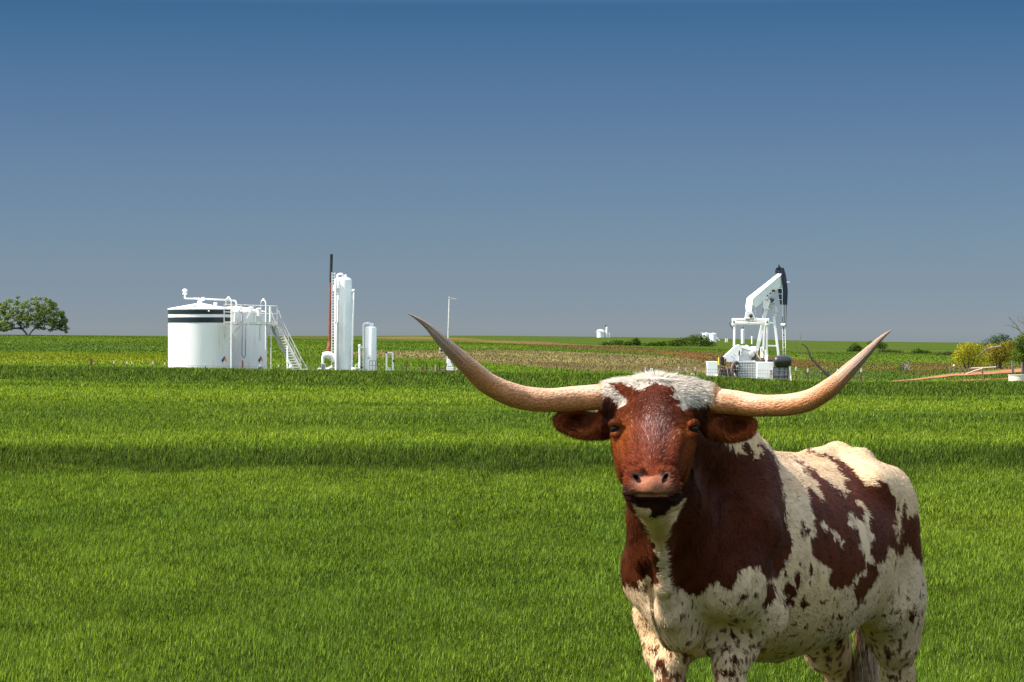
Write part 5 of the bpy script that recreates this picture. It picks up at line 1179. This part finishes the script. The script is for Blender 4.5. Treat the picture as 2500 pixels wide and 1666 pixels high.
    MB().prism([(p[0], 228.0, p[2]) for p in (q(x, y, 228.0) for x, y in hb)], (0, .14, 0)).build('far_cheek', M['navy'], j)
    hc = [(975,372),(1030,362),(1046,560),(1003,560),(985,450)]
    MB().prism([(p[0], 228.0, p[2]) for p in (q(x, y, 228.0) for x, y in hc)], (0, .14, 0)).build('far_cheek', M['navy'], j)
    MB().prism([(p[0], 227.6, p[2]) for p in (q(x, y, 227.6) for x, y in ((978,85),(985,78),(1010,112),(1020,125),(985,122)))], (0, .1, 0)).build('wireline_hook', M['navy'], j)
    MB().bar(q(960, 150, 227.6), q(1020, 165, 227.6), .5, .06).build('head_spacer', M['navy'], j); MB().bar(q(1083, 290, 227.2), q(1116, 290, 227.2), .06, .07).build('stop_pin', W, j)
    # bridle, carrier bar, polished rod
    for x0, x1, Y in ((1032, 1028, 227.9), (1052, 1052, 227.4), (1078, 1070, 227.3)): MB().tube([q(x0, 555, Y), q(x1, 800, Y)], .028, 6).build('bridle_cable', M['darkgrey'], j)
    MB().ball(q(1028, 800, 227.5), .125, 12).build('carrier_clamp', W, j, smooth=True); MB().ball(q(1058, 802, 227.3), .125, 12).build('carrier_clamp', W, j, smooth=True); MB().bar(q(1070, 785, 227.2), q(1072, 825, 227.2), .06, .06).build('carrier_bar', M['darkgrey'], j)
    MB().tube([q(1042, 820, 227.4), q(1042, 1180, 227.4)], .04, 8).build('polished_rod', M['darkgrey'], j)
    for y in (900, 970): MB().bar(q(1030, y, 227.2), q(1054, y, 227.2), .06, .05).build('rod_clamp', W, j)
    # ladder with thin cage
    ladder(j, q(1043, 820, 226.9)*.0+q(1046, 850, 226.8), q(1054, 1165, 226.4), .20, 5, W, .045)
    for x0, x1 in ((1028, 1034), (984, 990)): pass
    MB().bar(q(1028, 366, 226.8), q(1030, 700, 226.8), .045, .045).build('ladder_rail', W, j); MB().bar(q(975, 366, 226.8), q(1028, 366, 226.8), .05, .05).build('ladder_top', W, j)
    for y in (432, 500): MB().bar(q(982, y, 226.8), q(1028, y, 226.8), .04, .04).build('ladder_rung', W, j)
    for x in (948, 962): MB().bar(q(x, 400, 226.8), q(x, 700, 226.8), .028, .028).build('cage_bar', M['offwhite'], j)
    MB().bar(q(945, 605, 226.8), q(1035, 605, 226.8), .03, .03).build('cage_hoop', M['offwhite'], j); MB().bar(q(945, 632, 226.8), q(1035, 632, 226.8), .03, .03).build('cage_hoop', M['offwhite'], j)
    # fuel drum on its stand
    d = empty('fuel_drum', gcol(1911, 222.4), 'black horizontal drum on a steel stand right of the pumpjack', 'tank')
    c0 = q(935, 1238, 222.5); L_ = q(1125, 1238, 222.5)[0]-c0[0]; R = .43
    MB().lathe(c0, [(R*.55, -.06), (R*.85, .02), (R, .16), (R, L_-.16), (R*.85, L_-.02), (R*.55, L_+.06)], 32, axis='x').build('drum', M['black'], d, smooth=True)
    for x in (985, 1075): MB().lathe(q(x, 1238, 222.5), [(R+.012, -.03), (R+.012, .03)], 32, axis='x', close=False).build('hoop', M['black'], d, smooth=True)
    MB().box(q(1008, 1400, 222.7), (1.12, .5, 1.25)).build('panel', M['grey'], d)
    gr = MB()
    for x in (922, 990, 1052, 1095): gr.bar(q(x, 1306, 222.4), q(x, 1485, 222.4), .05, .05)
    for y in (1308, 1422): gr.bar(q(918, y, 222.4), q(1100, y, 222.4), .05, .05)
    gr.build('stand_frame', M['black'], d)
    MB().bar(q(1118, 1300, 222.3), q(1132, 1505, 222.2), .12, .07).build('stand_leg', W, d); MB().bar(q(1103, 1308, 222.3), q(1106, 1500, 222.2), .06, .05).build('stand_leg', M['pink'], d); MB().bar(q(1060, 1300, 223.6), q(1070, 1400, 223.6), .10, .08).build('stand_leg', W, d)
    MB().box(q(890, 1370, 222.6), (.22, .3, .42)).build('valve_box', M['offwhite'], d, bevel=.02); MB().bar(q(893, 1340, 222.4), q(893, 1440, 222.4), .06, .05).build('pipe', M['pink'], d)

POSTS = [  # col, row_top, row_bottom, width m, material, white tip
 (223, 875.5, 903, .15, 'post', 0), (278, 881, 902, .08, 'post', 1), (310, 882, 900, .07, 'post', 1), (321.5, 882, 900, .07, 'post', 1), (373, 882, 902, .08, 'post', 1), (402, 885, 902, .09, 'post', 1),
 (501.5, 887, 908, .07, 'post', 1), (592, 880, 908, .11, 'rust', 0), (635, 889, 906, .08, 'black', 1), (680, 890, 906, .08, 'post', 1),
 (770, 893, 911, .06, 'rustdark', 0), (981, 895, 914, .07, 'rustdark', 0), (992.5, 889, 920, .08, 'post', 0), (1032, 895, 914, .12, 'rust', 0), (1041.6, 887, 914, .06, 'black', 0), (1062.5, 890, 914, .07, 'tan', 0), (1066, 897, 914, .10, 'rust', 0), (1073.5, 885, 914, .06, 'black', 0),
 (1575.5, 897, 922, .08, 'rustdark', 1), (1657, 895, 925, .08, 'rustdark', 1), (1674.5, 898.5, 925, .08, 'rustdark', 1), (1697, 896.5, 928, .08, 'rustdark', 1), (1724.5, 892, 930, .08, 'tan', 0),
 (1943, 896, 938, .09, 'rust', 1), (1972, 900, 938, .09, 'post', 1), (2006, 898.5, 938, .10, 'post', 1), (2044.5, 900.5, 938, .09, 'post', 1), (2102.5, 900, 938, .10, 'post', 1)]
POST_LABELS = ['thickest leaning rusty post far left in the wheat', 'white tipped steel post, first right of the thick rusty post', 'white tipped steel post, left one of a close pair', 'white tipped steel post, right one of a close pair', 'white tipped steel post left of the tanks', 'pale topped post just left of the banded tank',
 'thin post with pale tip in front of the banded tank', 'thick rusty pipe post in front of the plain tank', 'post with white top and black foot by the plain tank', 'short white tipped post behind the stair',
 'dark thin post left of the tall tower', 'dark brown post right of the pipe arch', 'tall rusty post right of the pipe arch, nearest the camera', 'broad rusty stake between dark thin posts', 'black thin stake right of the broad rusty stake', 'pale tan stake left of the meter boxes', 'broad rusty stake left of the meter boxes', 'black thin stake just left of the meter boxes',
 'white tipped post left of the small white sign', 'white tipped post, first right of the small white sign', 'white tipped post, second right of the small white sign', 'white tipped post, third right of the small white sign', 'pale post at the left edge of the pumpjack blocks',
 'rusty white topped post, first right of the fuel drum', 'white topped post, second right of the fuel drum', 'white topped post at the foot of the bare dead branch', 'white topped post left of the right horn', 'white topped post right of the right horn']
def build_posts():
    for (c, rt, rb, w, m, tip), lab in zip(POSTS, POST_LABELS):
        Y = 206. if c < 1500 else 210.
        X, _, z0 = gcol(c, Y); zt = CH-(rt-833)*px(Y); z0 = min(z0, zt-.5)-.1
        t = empty('fence_post', (X, Y, z0), lab, 'post', 'fence posts around the lease')
        lean = random.uniform(-.04, .04); zm = zt-(.28*min(1, (zt-z0)) if tip else 0)
        MB().bar((X-lean, Y, z0), (X, Y, zm), w, w).build('shaft', M[m], t)
        if tip: MB().bar((X, Y, zm), (X+.01, Y, zt), w*1.05, w*1.05).build('tip', M['paleWood'], t)
    def fence(c0, c1, r0, r1, Y, lab, vert=True):
        t = empty('wire_fence', gcol((c0+c1)/2, Y), lab, 'fence'); n = int((c1-c0)/26)+1; mb = MB()
        for k in range(4):
            f_ = k/3.2; pts = []
            for i in range(n+1):
                c = c0+(c1-c0)*i/n; ra = r0+(r1-r0)*i/n; rb = base_row(c, Y); pts.append(P(c, ra*(1-f_)+rb*f_, Y))
            mb2 = MB(); mb2.tube(pts, .009, 4); mb2.build('strand', M['wire'], t)
        if vert:
            m = int((c1-c0)/4.2); mb = MB()
            for i in range(m):
                c = c0+(c1-c0)*(i+.5)/m; ra = r0+(r1-r0)*(i+.5)/m; mb.bar(P(c, ra, Y), P(c, base_row(c, Y), Y), .010, .010)
            mb.build('stays', M['wire'], t)
    fence(420, 650, 893, 895, 206.1, 'woven wire fence in front of the storage tanks'); fence(690, 800, 895, 897, 206.1, 'woven wire fence between stair and tall tower'); fence(965, 1130, 897, 900, 206.1, 'woven wire fence around the meter boxes')
    fence(1560, 1935, 899, 905, 209.9, 'woven wire fence in front of the pumpjack'); fence(1936, 2115, 905, 906, 210.1, 'woven wire fence right of the fuel drum', True)
    b = MB().bar(P(1064, 905, 224), P(1140, 908, 224), .1, .14).build('fallen_rail', M['rustdark']); tag(b, 'brown pipe lying level below the meter boxes', 'pipe')
    s = empty('notice_sign', gcol(1590.5, 209.5), 'small blank white notice on the wire fence above the steer', 'sign'); MB().box(P(1588.7, 905, 209.5), (.085, .03, .36)).build('panel', M['white'], s); MB().box(P(1592.3, 905, 209.5), (.085, .03, .36)).build('panel', M['white'], s); MB().bar(P(1590.5, 898, 209.53), P(1590.5, 925, 209.53), .03, .03).build('stake', M['grey'], s)
    h = MB(); h.tube([P(1687, 916, 209), P(1690, 912.5, 209), (P(1694, 914, 209)), P(1697, 922, 209)], .05, 8); tag(h.build('bent_pipe', M['tan'], smooth=True), 'pale bent pipe end poking from the grass left of the pumpjack', 'pipe')
    # corral gate and posts on the right
    Yg = 262.
    for i, (c, rt, rb, w, tip, lab) in enumerate(((2319, 897, 918.5, .11, 0, 'weathered post at the left end of the corral'), (2329, 893, 919, .12, 1, 'pale post with a knob on top by the dirt road'), (2343, 895, 918, .10, 0, 'weathered corral post right of the knobbed one'), (2355, 901, 918, .12, 0, 'short thick corral post beside the slanting rail'), (2366, 899, 920, .15, 0, 'thick corral post where the slanting rail starts'), (2398, 899, 919, .14, 0, 'corral post at the high end of the slanting rail'), (2472, 881, 908, .20, 0, 'tall grey post below the green tree'), (2495, 884, 915, .14, 0, 'dark post at the right edge of the photo'))):
        X, _, z0 = gcol(c, Yg); zt = CH-(rt-833)*px(Yg); t = empty('wooden_post', (X, Yg, z0), lab, 'post', 'corral posts on the right'); MB().bar((X+.03, Yg, min(z0, zt-.6)-.1), (X, Yg, zt), w, w).build('shaft', M['deadwood'], t)
        if tip: MB().ball((X, Yg, zt), w*.9, 8).build('knob', M['paleWood'], t)
    t = MB().tube([P(2357, 914.5, Yg-.3), P(2378, 906, Yg-.3), P(2398, 900, Yg-.3)], .06, 8).build('corral_rail', M['tan']); tag(t, 'pale rail slanting up between two corral posts', 'rail', 'corral rails')
    t = MB().tube([P(2370, 899.5, Yg+.4), P(2400, 898.5, Yg+.4), P(2432, 896.5, Yg+.4)], .06, 8).build('corral_rail', M['tan']); tag(t, 'pale level rail along the top of the corral', 'rail', 'corral rails')
    # cattle trough
    X, Y, z0 = gcol(2487, 214.); t = empty('water_trough', (X, Y, z0), 'low white trough at the right edge of the photo', 'trough'); zt = CH-(916.5-833)*px(214.)
    MB().lathe((X+.0, Y, min(z0, zt-.3)-.1), [(.74, 0), (.76, zt-z0+.08), (.80, zt-z0+.1), (.80, zt-z0+.14), (.72, zt-z0+.14), (.70, zt-z0+.02)], 40).build('basin', M['paleWood'], t, smooth=True)

def simple_vessel(name, col, Y, rpx, rt, lab, cat, group, rb=None, cap=True, dark=False):
    X = (col-1250)*px(Y); r = rpx*px(Y); zt = CH-(rt-833)*px(Y); z0 = CH-((rb or 836)-833)*px(Y)
    z0 = min(z0, gz(X, Y))-.2; t = empty(name, (X, Y, z0), lab, cat, group); H = zt-z0
    MB().lathe((X, Y, z0), [(r, 0), (r, H)], 32).build('shell', M['white'], t, smooth=True)
    MB().lathe((X, Y, zt+.004), [(r*1.02, 0), (r*.98, .1*r), (r*.3, .32*r), (.02, .35*r)], 32).build('roof', M['white'], t, smooth=True)
    if dark: MB().lathe((X, Y, zt-.9), [(r+.03, 0), (r+.03, .5)], 32, close=False).build('dark_band', M['grey'], t, smooth=True)
    return t
def build_far_batteries():
    g = 'far away tanks on the horizon'
    simple_vessel('storage_tank', 1466, 1500, 8.6, 807.5, 'far white tank with a dark rim, left on the horizon', 'tank', g, 826, dark=True)
    t = empty('far_catwalk', P(1466, 808, 1497), 'tiny white catwalk along the top of the far left tank', 'catwalk'); MB().bar(P(1455, 810, 1497), P(1476, 809, 1497), .5, .9).build('deck', M['white'], t); MB().bar(P(1466, 804, 1497), P(1466, 809, 1497), .4, .4).build('vent', M['white'], t)
    simple_vessel('treater_tower', 1481.5, 1500, 2.7, 799.5, 'far slim white tower, tallest of the left group', 'tower', 'far away towers on the horizon', 826)
    simple_vessel('treater_tower', 1487.6, 1500, 1.7, 813, 'far short white vessel right of the slim tower', 'tower', 'far away towers on the horizon', 826)
    b = MB().tube([P(1479.3, 794, 1500), P(1479.3, 805, 1500)], .25, 8).build('exhaust_stack', M['black']); tag(b, 'far thin dark stack beside the slim tower', 'chimney')
    simple_vessel('storage_tank', 1724, 1105, 9, 815.5, 'far white tank half hidden behind the big bush', 'tank', g, 838)
    simple_vessel('storage_tank', 1741, 1100, 8.6, 816, 'far white tank just right of the big bush top', 'tank', g, 838)
    t = empty('far_catwalk', P(1725, 813, 1095), 'tiny white rail above the far tanks behind the bush', 'catwalk'); MB().bar(P(1711, 813.3, 1095), P(1745, 814.5, 1095), .3, .25).build('rail', M['white'], t); MB().bar(P(1749, 824, 1095), P(1757, 832, 1095), .4, .3).build('stair', M['white'], t)
    simple_vessel('treater_tower', 1813.3, 1000, 4.2, 805, 'far white tower seen through the pumpjack frame', 'tower', 'far away towers on the horizon', 834); b = MB().tube([P(1814, 799, 1001), P(1814, 808, 1001)], .2, 8).build('exhaust_stack', M['black']); tag(b, 'far dark stack tip on the tower seen through the pumpjack', 'chimney')
    simple_vessel('treater_tower', 1835.8, 1000, 2.0, 822, 'far small white vessel between the pumpjack legs', 'tower', 'far away towers on the horizon', 834)
    for c, l in ((1771.5, 'far tiny white stub, left one, beside the pumpjack'), (1775.5, 'far tiny white stub, right one, beside the pumpjack')):
        b = MB().lathe(P(c, 834, 1000), [(.16, -.3), (.16, .9), (.05, 1.0)], 10).build('far_stub', M['white']); tag(b, l, 'pipe', 'far tiny stubs')

# ------------------------------------------------------------------ vegetation
def leaf_mat(name): return blade_material(name, 'Col', .25)
LEAF = None
def leaves(name, centers, radii, n, size, c1, c2, parent, squash=.8, whole=None):
    """leaf-sized faces gathered in clumps; shading follows the clump so that crowns have volume"""
    global LEAF
    if LEAF is None: LEAF = leaf_mat('leaf')
    centers = np.asarray(centers, float); radii = np.asarray(radii, float); k = rng.choice(len(centers), n, p=radii**2/np.sum(radii**2))
    d = rng.normal(0, 1, (n, 3)); d /= np.linalg.norm(d, axis=1, keepdims=True); rr = rng.uniform(.35, 1.08, n)**.6
    p = centers[k]+d*(rr*radii[k])[:, None]*np.array([1, 1, squash])
    a = rng.normal(0, 1, (n, 3)); a /= np.linalg.norm(a, axis=1, keepdims=True); b = np.cross(a, d+rng.normal(0, .4, (n, 3))); b /= np.maximum(np.linalg.norm(b, axis=1, keepdims=True), 1e-6)
    s = size*rng.uniform(.55, 1.3, n)[:, None]; v = np.stack([p-a*s*.5, p+b*s*.38, p+a*s*.6, p-b*s*.38], 1).reshape(-1, 3)
    if parent is not None: v = v-np.array(parent.location)
    t = rng.uniform(0, 1, n)[:, None]; ck = (vnoise(k*1.7, k*.3, k*.9, 5)*.22+1)[:, None]
    col = (np.array(c1)*(1-t)+np.array(c2)*t)*ck
    o = fast_mesh(name, v, np.arange(4*n), np.arange(n)*4, np.full(n, 4), [LEAF], True, parent); set_col(o.data, np.repeat(np.clip(col, .003, .7), 4, axis=0))
    wc = centers.mean(0) if whole is None else np.array(whole); dw = p-wc; dw /= np.maximum(np.linalg.norm(dw, axis=1, keepdims=True), 1e-6)
    nn = d*.7+dw*.5+rng.normal(0, .35, (n, 3)); nn /= np.linalg.norm(nn, axis=1, keepdims=True)
    o.data.normals_split_custom_set_from_vertices(np.repeat(nn, 4, axis=0).astype(np.float32)); return o
GD1, GD2 = (.030,.058,.012), (.095,.15,.024)
def bush(c0, c1, r0, r1, lab, cat='bush', ca=GD1, cb=GD2, dens=1.0, Y=None, shape=None, group='bushes on the far field', name='bush'):
    """bush filling photo columns c0..c1, rows r0..r1, standing where the land meets row r1"""
    cm = (c0+c1)/2; Y = Y or Y_at(cm, r1); m = px(Y); X = (cm-1250)*m; z0 = CH-(r1-833)*m; W = (c1-c0)*m; H = (r1-r0)*m
    t = empty(name, (X, Y, z0), lab, cat, group); k = max(5, int(W/H*9)); cs = []; rs = []
    for i in range(k):
        u = (i+.5)/k*2-1+random.uniform(-.1, .1); top = math.sqrt(max(.12, 1-u*u)) if shape is None else np.interp(u, *shape)
        rad = min(H*.34, W*.2)*random.uniform(.75, 1.15); hz = max(rad*.75, top*H-rad*.9)
        cs.append((X+u*(W/2-rad*.8), Y+random.uniform(-.25, .25)*W, z0+hz*random.uniform(.92, 1))); rs.append(rad)
        cs.append((X+u*(W/2-rad*.9), Y+random.uniform(-.25, .25)*W, z0+hz*random.uniform(.3, .6))); rs.append(rad*1.1)
    n = int(min(9000, W*H*42*dens/(m*m*90)+500)); leaves('foliage', cs, rs, n, 3.1*m, ca, cb, t, .9, (X, Y, z0+H*.3))
    for i in range(5):
        a = random.uniform(-.3, .3); MB().tube([(X+a*W*.3, Y, z0-.2), (X+a*W, Y, z0+H*.6)], .05+.01*H, 5, r2=.02).build('stem', M['bark'], t)
    return t

def branchy(pts_list, mat, parent, name='trunk'):
    mb = MB()
    for pts, r0, r1 in pts_list: mb.tube(pts, r0, 7, r2=r1)
    return mb.build(name, mat, parent, smooth=True)

def grow(start, dirv, L, r, depth, out, tips, spread=.6, up=.15, rs=random):
    """wandering limb that splits"""
    p = np.array(start, float); d = np.array(dirv, float); d /= np.linalg.norm(d); pts = [p.copy()]; n = 4
    for i in range(n):
        d = d+np.array([rs.gauss(0, .16), rs.gauss(0, .16), rs.gauss(0, .10)+up*.2]); d /= np.linalg.norm(d); p = p+d*L/n; pts.append(p.copy())
        if depth <= 2: tips.append((p.copy(), depth))
    out.append((pts, r, r*.55))
    if depth <= 0: return
    for k in range(3 if depth > 1 else 3):
        nd = d+np.array([rs.gauss(0, spread), rs.gauss(0, spread), rs.gauss(.05, spread*.55)]); grow(pts[-1] if k < 2 else pts[2], nd, L*rs.uniform(.58, .8), r*.55, depth-1, out, tips, spread, up, rs)

def build_vegetation():
    # lone spreading tree on the left skyline
    rs = random.Random(21); Y = Y_at(70, 821); m = px(Y); X, _, z0 = gcol(69, Y)
    t = empty('spreading_tree', (X, Y, z0), 'lone wide spreading tree with thin foliage on the left skyline', 'tree')
    base = np.array([X, Y, z0-.1]); nodes = [base+np.array([dx, 0, dz]) for dx, dz in ((0, 0), (-.35, .5), (.35, .5), (-.8, 1.1), (.75, 1.1))]
    parent = [-1, 0, 0, 1, 2]; tg = []
    while len(tg) < 330:
        u = rs.uniform(-1, 1); v_ = rs.uniform(0, 1); yy = rs.uniform(-1, 1)
        edge = (1-abs(u)**2.6)**.5; top = 97*(.80+.20*edge)*(edge**.55); low = 9+14*(1-abs(u))
        hgt = low+(top-low)*v_**.95; c_ = 68+u*(93 if u > 0 else 104)
        if abs(u) > .75 and hgt > 60: continue
        tg.append(base+np.array([(c_-68)*m, yy*4.2*edge, hgt*m]))
    tg.sort(key=lambda p: np.linalg.norm(p-base))
    for p in tg:
        a = np.array(nodes); d = np.linalg.norm(a-p, axis=1)+.28*np.linalg.norm(a-base, axis=1)*0+np.where(a[:, 2] > p[2]+.3, 2, 0); k = int(np.argmin(d)); L_ = np.linalg.norm(p-a[k]); st = max(1, int(L_/.7))
        prev = k
        for q_ in range(1, st+1):
            t_ = q_/st; w_ = a[k]*(1-t_)+p*t_+np.array([rs.gauss(0, .09), rs.gauss(0, .09), .16*math.sin(math.pi*t_)+rs.gauss(0, .06)]); nodes.append(w_); parent.append(prev); prev = len(nodes)-1
    cnt = np.ones(len(nodes))
    for k in range(len(nodes)-1, 0, -1): cnt[parent[k]] += cnt[k]
    mb = MB()
    for k in range(1, len(nodes)):
        r0 = .018*cnt[parent[k]]**.44; r1 = .018*cnt[k]**.44; mb.tube([nodes[parent[k]], nodes[k]], min(r0, .3) if parent[k] else .3, 5, r2=min(r1, .28), caps=False)
    mb.build('trunk', M['bark'], t, smooth=True)
    T = np.array(tg); leaves('crown', T, rng.uniform(.30, .75, len(T)), 21000, .26, (.065,.10,.026), (.19,.245,.065), t, .75, (X, Y, z0+3))
    # bushes in the middle distance
    S_r = ([-1, -.6, 0, .5, 1], [.25, .55, .9, 1, .55])
    bush(1459, 1525, 829, 843.5, 'long low dark bush, leftmost in the middle distance', shape=([-1, -.4, .3, 1], [.4, .75, 1, .8]))
    bush(1537, 1567, 822.5, 844, 'round dark bush at the end of the low hedge', dens=1.2)
    bush(1520, 1545, 832, 844, 'small dark bush filling the hedge before the round one')
    bush(1566, 1632, 831, 845.5, 'low uneven bush between round bush and the big one', shape=([-1, -.3, .3, 1], [.5, .75, .8, 1]), ca=(.028,.05,.010), cb=(.075,.12,.02))
    bush(1625, 1682, 821, 846, 'mid sized green bush joined to the big one', ca=(.03,.055,.010), cb=(.085,.135,.02), shape=([-1, 0, 1], [.55, .8, 1]))
    bush(1668, 1748, 813.5, 846, 'biggest dark green bush left of the pumpjack', dens=1.3, ca=(.025,.05,.010), cb=(.08,.13,.02), shape=([-1, -.5, 0, .5, 1], [.65, 1, .95, .85, .35]))
    bush(2066, 2108, 836.5, 859, 'round dark bush alone left of the right horn', dens=1.2)
    bush(2115, 2169, 829, 852, 'dark bush behind the tip of the right horn', dens=1.2, shape=([-1, -.3, .4, 1], [.85, 1, .8, .6]))
    bush(2140, 2205, 850, 861.5, 'low dull scrub right of the horn tip', ca=(.05,.06,.02), cb=(.09,.10,.03), dens=.6, shape=([-1, 0, 1], [1, .8, .4]))
    bush(2225, 2276, 847.5, 864.5, 'small dark bush alone in the right field', shape=([-1, -.5, 0, 1], [.6, 1, .7, .45]))
    bush(2278, 2335, 857, 868, 'low dull scrub before the yellow shrub', ca=(.05,.06,.02), cb=(.09,.10,.03), dens=.5, shape=([-1, 0, 1], [.5, .9, .8]))
    bush(2190, 2214, 888, 905, 'small green shrub beside the dead brush', dens=.8, Y=300, ca=(.04,.07,.012), cb=(.10,.14,.02))
    bush(2318, 2408, 833, 895, 'bright yellow green shrub, left half of the thicket', 'shrub', (.15,.15,.016), (.42,.37,.03), 1.2, Y=290, group='yellow shrubs', name='yellow_shrub', shape=([-1, -.5, 0, .6, 1], [.55, .95, 1, 1, .9]))
    bush(2392, 2482, 825, 895, 'olive yellow shrub, right half of the thicket', 'shrub', (.11,.105,.018), (.32,.27,.032), 1.2, Y=293, group='yellow shrubs', name='yellow_shrub', shape=([-1, -.5, 0, .5, 1], [.8, .85, .85, .95, 1]))
    bush(2394, 2482, 814, 862, 'wide dark green tree crown behind the yellow thicket', 'tree', (.02,.045,.015), (.055,.10,.028), 1.1, Y=420, group='trees', name='broad_tree', shape=([-1, -.6, 0, .5, 1], [.7, .9, 1, 1, .8]))
    # green tree at the right edge with trunk
    Yt = 272.; X, _, z0 = gcol(2497, Yt); t = empty('leafy_tree', (X, Yt, z0), 'bright green leafy tree cut by the right edge of the photo', 'tree'); m = px(Yt); cs = []; r_ = []
    for c, r in ((2484, 836), (2496, 828), (2506, 822), (2518, 824), (2530, 832), (2488, 856), (2500, 850), (2515, 850), (2534, 856), (2481, 872), (2492, 874), (2508, 876), (2525, 872)): cs.append(((c-1250)*m, Yt+random.uniform(-.7, .7), CH-(r-833)*m)); r_.append(.55)
    leaves('crown', cs, r_, 5200, .13, (.035,.06,.010), (.12,.17,.02), t, 1.0, (X, Yt, z0+1.5))
    limbs = []; tips = []; rs = random.Random(5)
    limbs.append(([np.array([X, Yt, z0-.1]), np.array([X+.05, Yt, z0+1.0]), np.array([X-.2, Yt, z0+2.2])], .17, .09)); grow((X, Yt, z0+1), (.4, 0, 1), 1.4, .1, 2, limbs, tips, .5, .1, rs); branchy(limbs, M['bark'], t)
    # bare dead snag above it
    t = empty('dead_snag', (X+.4, Yt+4, z0), 'bare grey dead branches rising above the green tree at the right edge', 'dead tree'); Ys = Yt+4; limbs = []
    def q(c, r, dy=0): return P(c, r, Ys+dy)
    limbs += [([q(2508, 915), q(2504, 870), q(2500, 830), q(2495, 815)], .16, .08), ([q(2495, 815), q(2488, 806), q(2483, 797), q(2478, 790), q(2470, 782), q(2463, 774)], .075, .02), ([q(2490, 808), q(2480, 801), q(2466, 795), q(2451, 794)], .06, .015), ([q(2500, 826), q(2502, 800), q(2496, 785), q(2498, 772)], .07, .015), ([q(2502, 805), q(2508, 790), q(2506, 775)], .05, .012), ([q(2498, 790), q(2488, 784), q(2483, 778)], .03, .01), ([q(2483, 797), q(2476, 799), q(2468, 806)], .025, .008), ([q(2463, 774), q(2462, 770)], .02, .01), ([q(2500, 795), q(2506, 782), q(2515, 777)], .03, .01)]
    branchy(limbs, M['deadwood'], t, 'branches')
    for i, (c, r) in enumerate(((2466, 784), (2475, 795), (2489, 780), (2500, 778))):
        tw = [([q(c, r), q(c+random.uniform(-9, 9), r-random.uniform(4, 11))], .014, .005) for _ in range(4)]; branchy(tw, M['deadwood'], t, 'twig')
    # bleached fallen limb in the yellow thicket
    t = MB().tube([P(2384, 872, 288), P(2398, 861, 287.5), P(2410, 853, 287), P(2422, 849.5, 287), P(2443, 846.5, 287)], [.03, .045, .065, .09, .115], 9).build('broken_limb', M['deadwood'], smooth=True); tag(t, 'bleached broken limb slanting out of the yellow thicket', 'branch')
    t = MB(); t.tube([P(2398, 862, 287), P(2418, 836, 287), P(2424, 829, 287)], .045, 6, r2=.012); t = t.build('thin_limb', M['deadwood']); tag(t, 'thin grey twig standing above the bleached broken limb', 'branch')
    # long dead branch leaning right of the pumpjack
    t = empty('dead_branch', gcol(2026, 208.5), 'long bare dark branch leaning left, rising right of the pumpjack', 'branch'); Yd = 208.5
    L1 = [P(c, r, Yd) for c, r in ((2034, 930), (2028, 921), (2016, 911), (2005.6, 902), (1993, 888), (1985, 880), (1979, 873), (1974, 862), (1971.5, 852), (1966, 845), (1957, 840))]
    branchy([(L1, .13, .035)], M['bark'], t, 'main_limb')
    br = [([(1957, 840), (1954, 832), (1954.5, 822), (1952.5, 812)], .032), ([(1954, 826), (1960, 819), (1968, 817)], .014), ([(1979, 875), (1975, 866), (1969, 858)], .03), ([(1978, 872), (1982, 864), (1979, 858)], .02), ([(1985, 880), (1977, 874), (1973, 870)], .035)]
    for pts, r in br: branchy([([P(c, rr, Yd) for c, rr in pts], r, r*.3)], M['deadwood'], t, 'side_branch')
    L2 = [P(c, r, Yd+.6) for c, r in ((1963, 868), (1955, 862), (1947, 856), (1943, 848), (1938, 841), (1937, 835))]; branchy([(L2, .035, .012)], M['deadwood'], t, 'side_branch')
    # dead brush pile
    t = empty('dead_brush', gcol(2215, 290), 'tangle of bleached dead brush in the brown strip', 'brush'); rs = random.Random(3)
    for i in range(16): b = P(2212+rs.uniform(-10, 12), 904, 290+rs.uniform(-1, 1)); e = P(2212+rs.uniform(-18, 18), rs.uniform(880, 900), 290+rs.uniform(-1, 1)); branchy([([b, b*.5+e*.5+np.array([0, 0, rs.uniform(.05, .25)]), e], .035, .012)], M['deadwood'], t, 'stick')

build_ground(); build_grass(); build_road()
build_battery(); build_separators(); build_pumpjack(); build_posts(); build_far_batteries(); build_vegetation()
build_cow()
